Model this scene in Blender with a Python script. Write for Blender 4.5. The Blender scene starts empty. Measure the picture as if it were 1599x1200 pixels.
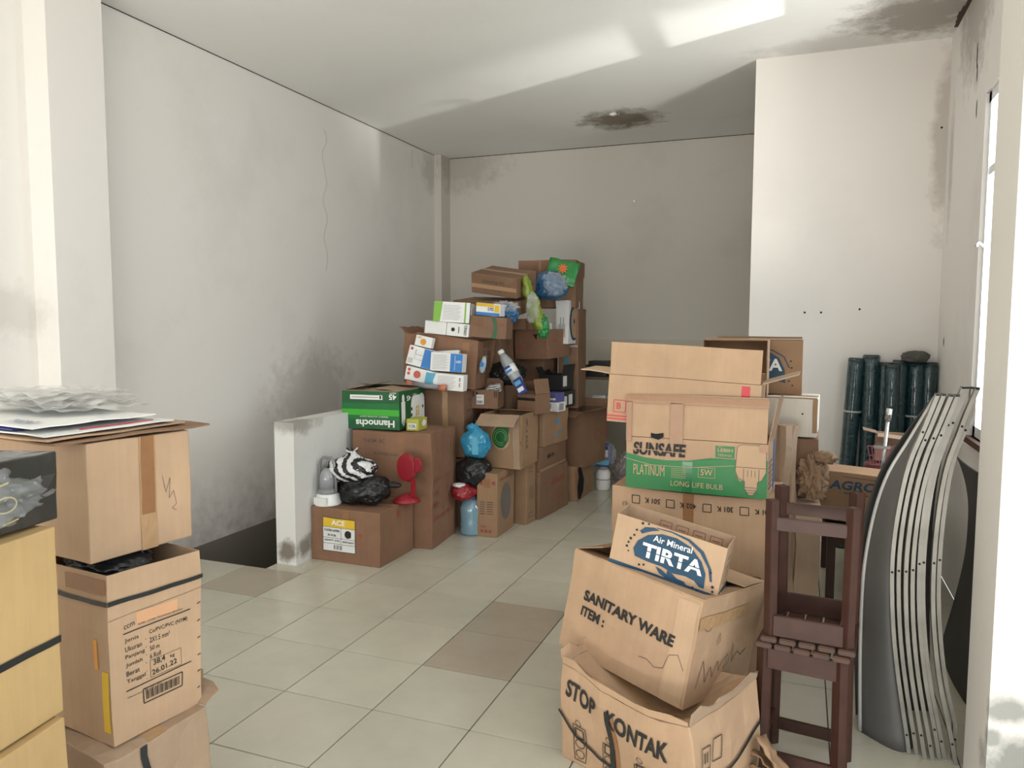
import bpy, bmesh, math, random
from mathutils import Vector, Matrix, Euler, noise
from math import radians as R, sin, cos, pi
random.seed(7)
sc = bpy.context.scene
C = sc.collection

# ---------------------------------------------------------------- camera
cam_d = bpy.data.cameras.new('camera'); cam = bpy.data.objects.new('camera', cam_d); C.objects.link(cam)
cam_d.sensor_fit = 'HORIZONTAL'; cam_d.sensor_width = 36.0
cam_d.lens = 36.0 * 1181.56 / 1599.0
cam_d.clip_start = 0.02
fw = Vector((-0.35595603, 0.93109574, -0.07972475)); rt = Vector((0.93398709, 0.35729622, 0.00274255))
up = rt.cross(fw)
M = Matrix((rt, up, -fw)).transposed().to_4x4(); M.translation = (1.868, -1.976, 1.452)
cam.matrix_world = M
sc.camera = cam

# ---------------------------------------------------------------- light
world = bpy.data.worlds.new('world'); sc.world = world; world.use_nodes = True
bg = world.node_tree.nodes['Background']
bg.inputs['Color'].default_value = (0.83, 0.93, 1.0, 1); bg.inputs['Strength'].default_value = 2.0

def light(name, kind, loc, aim, energy, color, **kw):
    d = bpy.data.lights.new(name, kind); o = bpy.data.objects.new(name, d); C.objects.link(o)
    o.location = loc; o.rotation_euler = (Vector(aim) - Vector(loc)).to_track_quat('-Z', 'Y').to_euler()
    d.energy = energy; d.color = color
    for k, v in kw.items(): setattr(d, k, v)
    return o
light('sun', 'SUN', (0, -8, 10), (1.5, 2, 0), 5.5, (1.0, 0.95, 0.88), angle=R(0.6))
# daylight coming in through the open shop front behind the camera
light('shopfront_daylight', 'AREA', (0.9, -3.95, 1.35), (0.2, 2.0, 1.9), 28, (0.93, 0.975, 1.0), shape='RECTANGLE', size=4.2, size_y=2.5)
# daylight from the open right side of the shop, next to the camera
light('side_opening_daylight', 'AREA', (2.62, -1.9, 1.4), (-1.76, 1.0, 1.6), 29, (0.95, 0.98, 1.0), shape='RECTANGLE', size=3.6, size_y=2.4)
# sun-warmed forecourt throwing light up onto the ceiling
light('forecourt_bounce', 'AREA', (0.6, -4.6, 0.1), (0.4, 0.9, 3.1), 185, (1.0, 0.95, 0.88), shape='RECTANGLE', size=3.6, size_y=1.0)
# yard outside the side window
light('yard_bounce', 'AREA', (3.55, 1.38, 0.35), (0.2, 3.9, 3.19), 80, (1.0, 0.97, 0.92), shape='DISK', size=0.35)
light('window_daylight', 'AREA', (2.95, 2.02, 1.75), (-1.0, 2.9, 1.2), 38, (0.9, 0.96, 1.0), shape='RECTANGLE', size=0.5, size_y=1.5)
# sun glinting off something shiny in the yard: the streaks across the ceiling
g = light('yard_glint', 'SPOT', (5.0, 1.36, 0.9), (0.9, 3.05, 3.19), 1150, (1.0, 0.98, 0.94), spot_size=R(30), spot_blend=1.0, shadow_soft_size=0.03)
g.scale = (0.50, 1.0, 1.0)
g = light('yard_glint', 'SPOT', (5.0, 1.36, 0.9), (-1.3, 4.02, 3.19), 160, (1.0, 0.98, 0.94), spot_size=R(12), spot_blend=0.5, shadow_soft_size=0.02)
g.scale = (0.35, 1.0, 1.0)

sc.view_settings.view_transform = 'Standard'; sc.view_settings.look = 'None'
sc.view_settings.exposure = -0.2; sc.view_settings.gamma = 1.0; sc.view_settings.use_curve_mapping = False
sc.cycles.use_denoising = True
sc.cycles.max_bounces = 8; sc.cycles.diffuse_bounces = 5; sc.cycles.transparent_max_bounces = 12

# ---------------------------------------------------------------- materials
MATS = {}
def S(r, g_, b):  # sRGB 0-255 -> linear
    f = lambda c: (c/255)/12.92 if c/255 <= 0.04045 else ((c/255+0.055)/1.055)**2.4
    return (f(r), f(g_), f(b), 1)
def newmat(name):
    m = bpy.data.materials.new(name); m.use_nodes = True
    return m, m.node_tree, m.node_tree.nodes['Principled BSDF']
def nd(nt, t, **kw):
    n = nt.nodes.new(t)
    for k, v in kw.items():
        if k in n.inputs: n.inputs[k].default_value = v
        else: setattr(n, k, v)
    return n
def plain(name, col, rough=0.6, metal=0.0, trans=0.0, alpha=1.0, coat=0.0, var=0.06, bump=0.0, scale=8, emis=None, ior=1.45):
    if name in MATS: return MATS[name]
    m, nt, b = newmat(name)
    b.inputs['Roughness'].default_value = rough; b.inputs['Metallic'].default_value = metal
    b.inputs['Transmission Weight'].default_value = trans; b.inputs['Alpha'].default_value = alpha
    b.inputs['Coat Weight'].default_value = coat; b.inputs['IOR'].default_value = ior
    tc = nd(nt, 'ShaderNodeTexCoord'); n = nd(nt, 'ShaderNodeTexNoise', Scale=scale, Detail=4.0)
    nt.links.new(tc.outputs['Object'], n.inputs['Vector'])
    r = nd(nt, 'ShaderNodeMapRange'); r.inputs['To Min'].default_value = 1-var*2; r.inputs['To Max'].default_value = 1+var*2
    nt.links.new(n.outputs['Fac'], r.inputs['Value'])
    v = nd(nt, 'ShaderNodeVectorMath', operation='SCALE'); v.inputs[0].default_value = col[:3]
    nt.links.new(r.outputs[0], v.inputs['Scale']); nt.links.new(v.outputs[0], b.inputs['Base Color'])
    if bump:
        bp = nd(nt, 'ShaderNodeBump', Strength=bump, Distance=0.01); nt.links.new(n.outputs['Fac'], bp.inputs['Height']); nt.links.new(bp.outputs[0], b.inputs['Normal'])
    if emis: b.inputs['Emission Color'].default_value = emis; b.inputs['Emission Strength'].default_value = 1
    MATS[name] = m; return m
def board(name, col, dirt=0.35):
    """corrugated board: faint flutes, blotches, scuffs"""
    if name in MATS: return MATS[name]
    m, nt, b = newmat(name)
    b.inputs['Roughness'].default_value = 0.78
    tc = nd(nt, 'ShaderNodeTexCoord')
    n1 = nd(nt, 'ShaderNodeTexNoise', Scale=3.0, Detail=5.0, Roughness=0.6); nt.links.new(tc.outputs['Object'], n1.inputs['Vector'])
    n2 = nd(nt, 'ShaderNodeTexNoise', Scale=1.0, Detail=6.0, Roughness=0.7)
    mp = nd(nt, 'ShaderNodeMapping'); mp.inputs['Scale'].default_value = (60, 60, 2.0)
    nt.links.new(tc.outputs['Object'], mp.inputs['Vector']); nt.links.new(mp.outputs[0], n2.inputs['Vector'])
    r1 = nd(nt, 'ShaderNodeMapRange'); r1.inputs['From Min'].default_value = 0.3; r1.inputs['From Max'].default_value = 0.7
    r1.inputs['To Min'].default_value = 1-dirt*0.6; r1.inputs['To Max'].default_value = 1.08
    nt.links.new(n1.outputs['Fac'], r1.inputs['Value'])
    r2 = nd(nt, 'ShaderNodeMapRange'); r2.inputs['To Min'].default_value = 0.9; r2.inputs['To Max'].default_value = 1.1
    nt.links.new(n2.outputs['Fac'], r2.inputs['Value'])
    mu = nd(nt, 'ShaderNodeMath', operation='MULTIPLY'); nt.links.new(r1.outputs[0], mu.inputs[0]); nt.links.new(r2.outputs[0], mu.inputs[1])
    v = nd(nt, 'ShaderNodeVectorMath', operation='SCALE'); v.inputs[0].default_value = col[:3]
    nt.links.new(mu.outputs[0], v.inputs['Scale']); nt.links.new(v.outputs[0], b.inputs['Base Color'])
    bp = nd(nt, 'ShaderNodeBump', Strength=0.45, Distance=0.006); nt.links.new(mu.outputs[0], bp.inputs['Height']); nt.links.new(bp.outputs[0], b.inputs['Normal'])
    MATS[name] = m; return m
def plaster(name, col, stains=(), dirt=0.25, rough=0.75, low=None, dcol=(0.20, 0.155, 0.11)):
    """painted plaster, world coordinates; stains = (x,y,z,radius,strength[,sx,sy,sz])"""
    m, nt, b = newmat(name)
    b.inputs['Roughness'].default_value = rough
    gm = nd(nt, 'ShaderNodeNewGeometry'); pos = gm.outputs['Position']
    n1 = nd(nt, 'ShaderNodeTexNoise', Scale=0.9, Detail=7.0, Roughness=0.62); nt.links.new(pos, n1.inputs['Vector'])
    n2 = nd(nt, 'ShaderNodeTexNoise', Scale=9.0, Detail=6.0, Roughness=0.7); nt.links.new(pos, n2.inputs['Vector'])
    def rng(src, a, c_, o0, o1):
        r = nd(nt, 'ShaderNodeMapRange'); r.inputs['From Min'].default_value = a; r.inputs['From Max'].default_value = c_
        r.inputs['To Min'].default_value = o0; r.inputs['To Max'].default_value = o1; nt.links.new(src, r.inputs['Value']); return r.outputs[0]
    def math_(op, a, c_):
        q = nd(nt, 'ShaderNodeMath', operation=op)
        for i, s_ in enumerate((a, c_)):
            if isinstance(s_, (int, float)): q.inputs[i].default_value = s_
            else: nt.links.new(s_, q.inputs[i])
        return q.outputs[0]
    mask = rng(n1.outputs['Fac'], 0.52, 0.78, 0.0, dirt)
    if low is not None:
        sx = nd(nt, 'ShaderNodeSeparateXYZ'); nt.links.new(pos, sx.inputs[0])
        lm = rng(sx.outputs['Z'], low[0], low[1], low[2], 0.0)
        lm = math_('MULTIPLY', lm, rng(n2.outputs['Fac'], 0.35, 0.65, 0.4, 1.2)); mask = math_('MAXIMUM', mask, lm)
    for s_ in stains:
        x, y, z, rad, st = s_[:5]; sc_ = s_[5:] if len(s_) > 5 else (1, 1, 1)
        sub = nd(nt, 'ShaderNodeVectorMath', operation='SUBTRACT'); nt.links.new(pos, sub.inputs[0]); sub.inputs[1].default_value = (x, y, z)
        ml = nd(nt, 'ShaderNodeVectorMath', operation='MULTIPLY'); nt.links.new(sub.outputs[0], ml.inputs[0]); ml.inputs[1].default_value = sc_
        ln = nd(nt, 'ShaderNodeVectorMath', operation='LENGTH'); nt.links.new(ml.outputs[0], ln.inputs[0])
        d = math_('ADD', ln.outputs['Value'], math_('MULTIPLY', math_('SUBTRACT', n2.outputs['Fac'], 0.5), rad*1.6))
        mask = math_('MAXIMUM', mask, rng(d, rad*1.02, rad*0.45, 0.0, st))
    mx = nd(nt, 'ShaderNodeMix', data_type='RGBA'); nt.links.new(mask, mx.inputs['Factor'])
    mx.inputs['A'].default_value = col; mx.inputs['B'].default_value = (*dcol, 1)
    nt.links.new(mx.outputs['Result'], b.inputs['Base Color'])
    bp = nd(nt, 'ShaderNodeBump', Strength=0.12, Distance=0.01); nt.links.new(n2.outputs['Fac'], bp.inputs['Height']); nt.links.new(bp.outputs[0], b.inputs['Normal'])
    return m
WHITE = (0.80, 0.768, 0.728, 1)
m_wl = plaster('painted plaster left', WHITE, dirt=0.16, rough=0.5, low=(-0.05, 0.55, 0.55), stains=[
    (-1.76, 3.1, 0.9, 0.45, 0.30, 1, 0.7, 1), (-1.76, 5.15, 3.0, 0.25, 0.3), (-1.76, 0.65, 1.5, 0.18, 0.2)])
m_wb = plaster('painted plaster back', (0.64, 0.60, 0.54, 1), dirt=0.22, stains=[(-1.6, 5.44, 3.1, 0.3, 0.35, .5, 1, 1)])
m_wr = plaster('painted plaster right', WHITE, dirt=0.2, stains=[(2.665, 2.7, 3.15, 0.5, 0.55), (2.665, 3.25, 2.4, 0.16, 0.35, 1, 2, .35), (2.665, 3.3, 0.9, 0.2, 0.3)])
m_ws = plaster('painted plaster offset', (0.76, 0.72, 0.675, 1), dirt=0.12, stains=[(2.66, 3.41, 2.6, 0.1, 0.4, 1, 1, .15)])
m_ceil = plaster('ceiling board paint', (0.82, 0.82, 0.79, 1), dirt=0.08, stains=[
    (0.36, 4.55, 3.19, 0.40, 0.95, 1, 1.05, 1), (2.45, 2.98, 3.19, 0.45, 0.7, 1, 1, 1), (2.0, 3.3, 3.19, 0.3, 0.25, .5, 1.4, 1)])
m_pil = plaster('painted plaster pillar', (0.78, 0.75, 0.70, 1), dirt=0.1, stains=[
    (2.48, 0.455, 0.20, 0.11, 0.9, .8, 1, 1), (2.44, 0.455, 0.36, 0.05, 0.8, .6, 1, 1), (2.41, 0.455, 0.27, 0.04, 0.8)], dcol=(0.25, 0.25, 0.23))
m_par = plaster('parapet paint', (0.70, 0.69, 0.66, 1), dirt=0.25, stains=[
    (-0.98, 1.7, 0.08, 0.08, 0.9), (-1.0, 1.7, 0.86, 0.09, 0.5, .6, 1, 1), (-0.92, 1.75, 0.86, 0.14, 0.6, 1, .5, 1.6), (-0.92, 1.8, 0.1, 0.08, 0.8)], dcol=(0.16, 0.13, 0.09))
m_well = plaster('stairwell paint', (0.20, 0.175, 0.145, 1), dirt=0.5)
m_grout = plain('grout', (0.05, 0.042, 0.034, 1), 0.9)
def tilemat(name, col):
    m, nt, b = newmat(name)
    b.inputs['Roughness'].default_value = 0.17; b.inputs['Coat Weight'].default_value = 0.0
    gm = nd(nt, 'ShaderNodeNewGeometry'); oi = nd(nt, 'ShaderNodeObjectInfo')
    n = nd(nt, 'ShaderNodeTexNoise', Scale=3.5, Detail=6.0, Roughness=0.6); nt.links.new(gm.outputs['Position'], n.inputs['Vector'])
    r = nd(nt, 'ShaderNodeMapRange'); r.inputs['To Min'].default_value = 0.80; r.inputs['To Max'].default_value = 1.14
    nt.links.new(n.outputs['Fac'], r.inputs['Value'])
    r2 = nd(nt, 'ShaderNodeMapRange'); r2.inputs['To Min'].default_value = 0.93; r2.inputs['To Max'].default_value = 1.05
    nt.links.new(oi.outputs['Random'], r2.inputs['Value'])
    mu = nd(nt, 'ShaderNodeMath', operation='MULTIPLY'); nt.links.new(r.outputs[0], mu.inputs[0]); nt.links.new(r2.outputs[0], mu.inputs[1])
    v = nd(nt, 'ShaderNodeVectorMath', operation='SCALE'); v.inputs[0].default_value = col[:3]
    nt.links.new(mu.outputs[0], v.inputs['Scale']); nt.links.new(v.outputs[0], b.inputs['Base Color'])
    n3 = nd(nt, 'ShaderNodeTexNoise', Scale=5.0, Detail=5.0); nt.links.new(gm.outputs['Position'], n3.inputs['Vector'])
    rr = nd(nt, 'ShaderNodeMapRange'); rr.inputs['To Min'].default_value = 0.10; rr.inputs['To Max'].default_value = 0.34
    nt.links.new(n3.outputs['Fac'], rr.inputs['Value']); nt.links.new(rr.outputs[0], b.inputs['Roughness'])
    return m
m_tile = tilemat('glazed tile', (0.56, 0.53, 0.43, 1)); m_tileb = tilemat('brown glazed tile', (0.44, 0.375, 0.295, 1))
K_TAN = board('tan board', (0.44, 0.285, 0.172, 1)); K_LIGHT = board('light board', (0.47, 0.315, 0.195, 1), 0.25)
K_YEL = board('yellow board', (0.47, 0.315, 0.14, 1), 0.2); K_MID = board('mid board', (0.34, 0.205, 0.115, 1))
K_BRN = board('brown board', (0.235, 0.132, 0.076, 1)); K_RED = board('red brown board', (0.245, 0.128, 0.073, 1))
K_GREY = board('greyed board', (0.38, 0.265, 0.175, 1)); K_WHITE = board('whitened board', (0.62, 0.57, 0.49, 1), 0.2)
K_DARK = board('dark board', (0.14, 0.085, 0.055, 1))
m_tape = plain('brown packing tape', (0.27, 0.13, 0.055, 1), 0.42, coat=0.1, bump=0.2, scale=30)
m_tape2 = plain('clear packing tape', (0.40, 0.25, 0.13, 1), 0.35, coat=0.1, bump=0.3, scale=40)
m_strap = plain('black strapping', (0.018, 0.02, 0.02, 1), 0.4)
m_ink = plain('black ink', (0.02, 0.018, 0.016, 1), 0.7); m_red = plain('red ink', (0.50, 0.05, 0.06, 1), 0.6)
m_redf = plain('faded red ink', (0.30, 0.075, 0.055, 1), 0.7); m_pen = plain('marker pen', (0.10, 0.075, 0.065, 1), 0.7)
m_white = plain('white print', (0.80, 0.80, 0.78, 1), 0.5); m_green = plain('green print', (0.010, 0.15, 0.035, 1), 0.45)
m_dgreen = plain('dark green print', (0.010, 0.10, 0.03, 1), 0.4); m_lgreen = plain('lime print', (0.22, 0.46, 0.06, 1), 0.45)
m_blue = plain('navy print', (0.012, 0.055, 0.105, 1), 0.5); m_bblue = plain('bright blue print', (0.03, 0.20, 0.55, 1), 0.4)
m_yel = plain('yellow print', (0.72, 0.47, 0.03, 1), 0.5); m_paper = plain('white paper', (0.70, 0.70, 0.68, 1), 0.6)
m_orange = plain('orange print', (0.75, 0.32, 0.05, 1), 0.5); m_tanprint = plain('board coloured print', (0.44, 0.29, 0.175, 1), 0.7)
m_cyan = plain('pale blue print', (0.12, 0.42, 0.60, 1), 0.5); m_grey = plain('grey print', (0.32, 0.32, 0.33, 1), 0.6)
m_navy2 = plain('deep blue print', (0.03, 0.05, 0.25, 1), 0.5)
m_blackbag = plain('black plastic bag', (0.016, 0.016, 0.017, 1), 0.33, bump=0.5, scale=14)
m_bluebag = plain('blue plastic bag', (0.03, 0.25, 0.42, 1), 0.25, bump=0.5, scale=14, coat=0.3)
m_bluebag2 = plain('deep blue plastic bag', (0.03, 0.12, 0.25, 1), 0.25, bump=0.5, scale=14, coat=0.3)
m_greenbag = plain('lime plastic', (0.20, 0.26, 0.03, 1), 0.25, bump=0.5, scale=14, coat=0.3)
m_dgbag = plain('green plastic', (0.02, 0.22, 0.05, 1), 0.22, bump=0.5, scale=14, coat=0.3)
m_clear = plain('clear plastic film', (0.85, 0.87, 0.87, 1), 0.08, trans=0.0, alpha=0.2, coat=1.0, bump=0.8, scale=12)
m_clearb = plain('clear bluish plastic', (0.25, 0.42, 0.52, 1), 0.08, alpha=0.75, coat=1.0, bump=0.6, scale=12)
m_greyp = plain('translucent grey plastic', (0.22, 0.225, 0.23, 1), 0.15, coat=0.5)
m_redp = plain('red plastic', (0.28, 0.015, 0.025, 1), 0.35, coat=0.2)
m_wood = plain('dark red stained wood', (0.050, 0.019, 0.012, 1), 0.5, var=0.22, bump=0.15, scale=18)
m_wood2 = plain('worn brown wood', (0.075, 0.036, 0.023, 1), 0.55, var=0.22, bump=0.15, scale=18)
m_alu = plain('weathered aluminium', (0.25, 0.235, 0.205, 1), 0.42, metal=0.55, var=0.22, scale=9)
m_alud = plain('dull grey sheet metal', (0.11, 0.105, 0.098, 1), 0.6, metal=0.2, var=0.12, scale=4)
m_alul = plain('pale metal edge', (0.45, 0.44, 0.41, 1), 0.45, metal=0.3)
m_hole = plain('dark hole', (0.01, 0.01, 0.01, 1), 0.9)
m_frame = plain('white window paint', (0.78, 0.79, 0.80, 1), 0.4, var=0.02)
m_roll = plain('dark teal wrapped tube', (0.014, 0.045, 0.052, 1), 0.2, bump=1.0, scale=35, coat=0.8, var=.2)
m_wrap = plain('clear stretch wrap', (0.45, 0.55, 0.55, 1), 0.08, alpha=0.13, coat=1.0, bump=1.0, scale=22)
m_metal = plain('chromed metal', (0.6, 0.6, 0.6, 1), 0.25, metal=0.9)
m_brownpaper = plain('crumpled brown paper', (0.25, 0.155, 0.09, 1), 0.8, bump=0.5, scale=10)
m_glass, nt, b = newmat('window glass')
b.inputs['Base Color'].default_value = (0.95, 0.98, 1, 1); b.inputs['Roughness'].default_value = 0.02; b.inputs['Alpha'].default_value = 0.12; b.inputs['Coat Weight'].default_value = 0.3
m_ground = plain('sunlit concrete', (0.55, 0.53, 0.49, 1), 0.9)

# ---------------------------------------------------------------- mesh helpers
def link(name, me, mat, parent=None, mods=True):
    o = bpy.data.objects.new(name, me); C.objects.link(o)
    if mat is not None:
        for m in (mat if isinstance(mat, (list, tuple)) else [mat]): me.materials.append(m)
    if parent is not None: o.parent = parent
    return o
def from_bm(name, bm, mat, parent=None, smooth=False):
    me = bpy.data.meshes.new(name); bmesh.ops.recalc_face_normals(bm, faces=bm.faces); bm.to_mesh(me); bm.free()
    if smooth: me.polygons.foreach_set('use_smooth', [True]*len(me.polygons))
    return link(name, me, mat, parent)
def tag(o, label=None, cat=None, group=None, kind=None):
    if label: o['label'] = label
    if cat: o['category'] = cat
    if group: o['group'] = group
    if kind: o['kind'] = kind
    return o
def thing(name, label, cat, loc=(0, 0, 0), rot=(0, 0, 0), group=None):
    o = bpy.data.objects.new(name, None); C.objects.link(o); o.location = loc; o.rotation_euler = [R(a) for a in rot]
    o.empty_display_size = 0.05
    return tag(o, label, cat, group)
def bmbox(bm, x0, x1, y0, y1, z0, z1, mat=0, bev=0.0):
    r = bmesh.ops.create_cube(bm, size=1.0)
    for v in r['verts']:
        v.co = Vector(((x0+x1)/2+v.co.x*(x1-x0), (y0+y1)/2+v.co.y*(y1-y0), (z0+z1)/2+v.co.z*(z1-z0)))
    if bev:
        es = list({e for v in r['verts'] for e in v.link_edges}); bmesh.ops.bevel(bm, geom=es, offset=bev, segments=2, affect='EDGES')
def boxobj(name, mat, x0, x1, y0, y1, z0, z1, parent=None, bev=0.0):
    bm = bmesh.new(); bmbox(bm, x0, x1, y0, y1, z0, z1, bev=bev); return from_bm(name, bm, mat, parent)
def beam(bm, a, b_, w, d=None, bev=0.0):
    """rectangular bar from a to b"""
    a, b_ = Vector(a), Vector(b_); d = d or w; L = (b_-a).length
    r = bmesh.ops.create_cube(bm, size=1.0)
    q = (b_-a).to_track_quat('Z', 'Y').to_matrix()
    for v in r['verts']: v.co = (a+b_)/2 + q @ Vector((v.co.x*w, v.co.y*d, v.co.z*L))
    if bev:
        es = list({e for v in r['verts'] for e in v.link_edges}); bmesh.ops.bevel(bm, geom=es, offset=bev, segments=2, affect='EDGES')
def tube(bm, pts, r, n=8, cap=True):
    pts = [Vector(p) for p in pts]; rings = []
    for i, p in enumerate(pts):
        t = (pts[min(i+1, len(pts)-1)]-pts[max(i-1, 0)]).normalized()
        u = t.orthogonal().normalized() if i == 0 else (u - t*u.dot(t)).normalized()
        v = t.cross(u); rr = r[i] if isinstance(r, (list, tuple)) else r
        rings.append([bm.verts.new(p+u*rr*cos(2*pi*k/n)+v*rr*sin(2*pi*k/n)) for k in range(n)])
    for i in range(len(rings)-1):
        for k in range(n): bm.faces.new((rings[i][k], rings[i][(k+1) % n], rings[i+1][(k+1) % n], rings[i+1][k]))
    if cap: bm.faces.new(rings[0][::-1]); bm.faces.new(rings[-1])
def tubeobj(name, pts, r, mat, parent=None, n=8, smooth=True):
    bm = bmesh.new(); tube(bm, pts, r, n); return from_bm(name, bm, mat, parent, smooth)
def lathe(name, prof, mat, parent=None, n=28, loc=(0, 0, 0)):
    bm = bmesh.new(); rings = []
    for r, z in prof:
        rings.append([bm.verts.new((loc[0]+r*cos(2*pi*k/n), loc[1]+r*sin(2*pi*k/n), loc[2]+z)) for k in range(n)])
    for i in range(len(rings)-1):
        for k in range(n): bm.faces.new((rings[i][k], rings[i][(k+1) % n], rings[i+1][(k+1) % n], rings[i+1][k]))
    bm.faces.new(rings[0][::-1]); bm.faces.new(rings[-1])
    return from_bm(name, bm, mat, parent, True)

_fonts = {}
def glyphs(s, bold=0.0, italic=0.0):
    key = (s, bold, italic)
    if key in _fonts: return _fonts[key]
    cu = bpy.data.curves.new('t', 'FONT'); cu.body = s; cu.offset = bold; cu.shear = italic; cu.resolution_u = 3
    o = bpy.data.objects.new('t', cu); C.objects.link(o)
    me = o.to_mesh(); vs = [(v.co.x, v.co.y) for v in me.vertices]; fs = [tuple(p.vertices) for p in me.polygons]
    o.to_mesh_clear(); bpy.data.objects.remove(o); bpy.data.curves.remove(cu)
    _fonts[key] = (vs, fs); return vs, fs

class Box:
    """cardboard box: local origin at the front, bottom, right corner; x runs left (negative), y back, z up"""
    def __init__(s, name, label, cat, loc, yaw, w, d, h, tone, tilt=(0, 0), closed=True, amp=0.004, seed=None, group=None, taper=0.0, sag=0.0, shape=None, lean=0.0):
        s.w, s.d, s.h, s.amp, s.tone = w, d, h, amp, tone
        s.seed = Vector((random.random()*50, random.random()*50, random.random()*50)) if seed is None else Vector((seed, seed*1.7, seed*.3))
        s.taper, s.sag, s.shape = taper, sag, shape
        s.root = thing(name, label, cat, loc, (tilt[0], tilt[1], yaw), group)
        seg = 0.045 if amp > 0.006 else 0.07
        nx, ny, nz = [max(2, min(12, int(a/seg))) for a in (w, d, h)]
        bm = bmesh.new()
        def grid(f, nu, nv):
            vs = [[bm.verts.new(f(i/nu, j/nv)) for j in range(nv+1)] for i in range(nu+1)]
            for i in range(nu):
                for j in range(nv): bm.faces.new((vs[i][j], vs[i+1][j], vs[i+1][j+1], vs[i][j+1]))
        grid(lambda a, b_: (-w+a*w, 0, b_*h), nx, nz); grid(lambda a, b_: (-w+a*w, d, b_*h), nx, nz)
        grid(lambda a, b_: (0, a*d, b_*h), ny, nz); grid(lambda a, b_: (-w, a*d, b_*h), ny, nz)
        grid(lambda a, b_: (-w+a*w, b_*d, 0), nx, ny)
        if closed: grid(lambda a, b_: (-w+a*w, b_*d, h), nx, ny)
        bmesh.ops.remove_doubles(bm, verts=bm.verts, dist=1e-4)
        bmesh.ops.recalc_face_normals(bm, faces=bm.faces)
        for v in bm.verts: v.co = s.deform(v.co)
        s.body = from_bm('body', bm, tone, s.root)
        if not closed:
            m = s.body.modifiers.new('wall', 'SOLIDIFY'); m.thickness = 0.004; m.offset = -1
            # outward normals
            me = s.body.data
            c = sum((p.normal.dot(p.center-Vector((-w/2, d/2, h*.6)))) for p in me.polygons)
            if c < 0: m.offset = 1
        else:
            m = s.body.modifiers.new('edge', 'BEVEL'); m.width = min(0.004, h*.1); m.segments = 2; m.limit_method = 'ANGLE'; m.angle_limit = R(40)
        if closed and h > 0.12 and cat == 'box':   # top seam and its tape
            s.patch('t', 0, d/2-0.025, w, d/2+0.025, m_tape2, 'tape', 0.0012)
    def deform(s, p):
        p = Vector(p)
        if s.amp == 0: return p
        f = 3.0
        n = noise.noise_vector(p*f+s.seed)*s.amp*1.6 + noise.noise_vector(p*11+s.seed)*s.amp*0.55
        k = min(1.0, max(0.0, p.z/s.h)) if s.h else 0
        n.z *= k
        q = p+n
        if s.taper:
            q.x = -s.w/2+(q.x+s.w/2)*(1+s.taper*(k-0.5)); q.y = s.d/2+(q.y-s.d/2)*(1+s.taper*(k-0.5))
        if s.sag: q.z -= s.sag*k*k*max(0, sin(pi*min(1, max(0, -p.x/s.w))))*sin(pi*min(1, max(0, p.y/s.d)))
        if s.shape: q = s.shape(q, k)
        return q
    def pos(s, face, u, v, off):
        if face == 'f': return s.deform((-s.w+u, 0, v)) + Vector((0, -off, 0))
        if face == 'r': return s.deform((0, u, v)) + Vector((off, 0, 0))
        if face == 'l': return s.deform((-s.w, s.d-u, v)) + Vector((-off, 0, 0))
        if face == 't': return s.deform((-s.w+u, v, s.h)) + Vector((0, 0, off))
        if face == 'i': return Vector((-s.w+u, s.d-0.005-off, v))           # inside of the back wall
    def patch(s, face, u0, v0, u1, v1, mat, name='tape', off=0.0012, label=None):
        nu = max(1, int(abs(u1-u0)/0.03)); nv = max(1, int(abs(v1-v0)/0.03))
        bm = bmesh.new()
        vs = [[bm.verts.new(s.pos(face, u0+(u1-u0)*i/nu, v0+(v1-v0)*j/nv, off)) for j in range(nv+1)] for i in range(nu+1)]
        for i in range(nu):
            for j in range(nv): bm.faces.new((vs[i][j], vs[i+1][j], vs[i+1][j+1], vs[i][j+1]))
        o = from_bm(name, bm, mat, s.root)
        if label: o['label'] = label
        return o
    def draw(s, face, polys, mat, name='print', off=0.0018, text=(), strips=(), label=None):
        """polys: flat outlines; strips: (p, q, width) strokes; text: (string,u,v,width,height,rot,bold)"""
        if len(text) > 1 or (text and (polys or strips)):
            for t in text: s.draw(face, [], mat, 'lettering', off, text=[t])
            text = ()
            if not polys and not strips: return None
        if 1 < len(polys) <= 6:
            for pl in polys: s.draw(face, [pl], mat, name, off)
            polys = []
            if not strips: return None
        bm = bmesh.new()
        def emit(pts):
            try: bm.faces.new([bm.verts.new(s.pos(face, u, v, off)) for u, v in pts])
            except Exception: pass
        for pl in polys: emit(pl)
        for (a, b_, wd) in strips:
            a, b_ = Vector(a), Vector(b_); L = (b_-a).length
            if L < 1e-6: continue
            n = Vector((-(b_-a).y, (b_-a).x))/L*wd/2; k = max(1, int(L/0.03))
            for i in range(k):
                p, q = a+(b_-a)*i/k, a+(b_-a)*(i+1)/k
                emit([tuple(p-n), tuple(q-n), tuple(q+n), tuple(p+n)])
        for t in text:
            st, u, v, wd, ht = t[:5]; rot = R(t[5]) if len(t) > 5 else 0; bold = t[6] if len(t) > 6 else 0.0; it = t[7] if len(t) > 7 else 0.0
            vs, fs = glyphs(st, bold, it)
            if not vs: continue
            x0 = min(a[0] for a in vs); x1 = max(a[0] for a in vs); y0 = min(a[1] for a in vs); y1 = max(a[1] for a in vs)
            out = []
            for x, y in vs:
                x = (x-x0)/(x1-x0)*wd; y = (y-y0)/max(1e-6, y1-y0)*ht
                out.append(bm.verts.new(s.pos(face, u+x*cos(rot)-y*sin(rot), v+x*sin(rot)+y*cos(rot), off)))
            for f in fs:
                try: bm.faces.new([out[i] for i in f])
                except Exception: pass
        o = from_bm(name, bm, mat, s.root)
        if label: o['label'] = label
        return o
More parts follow.
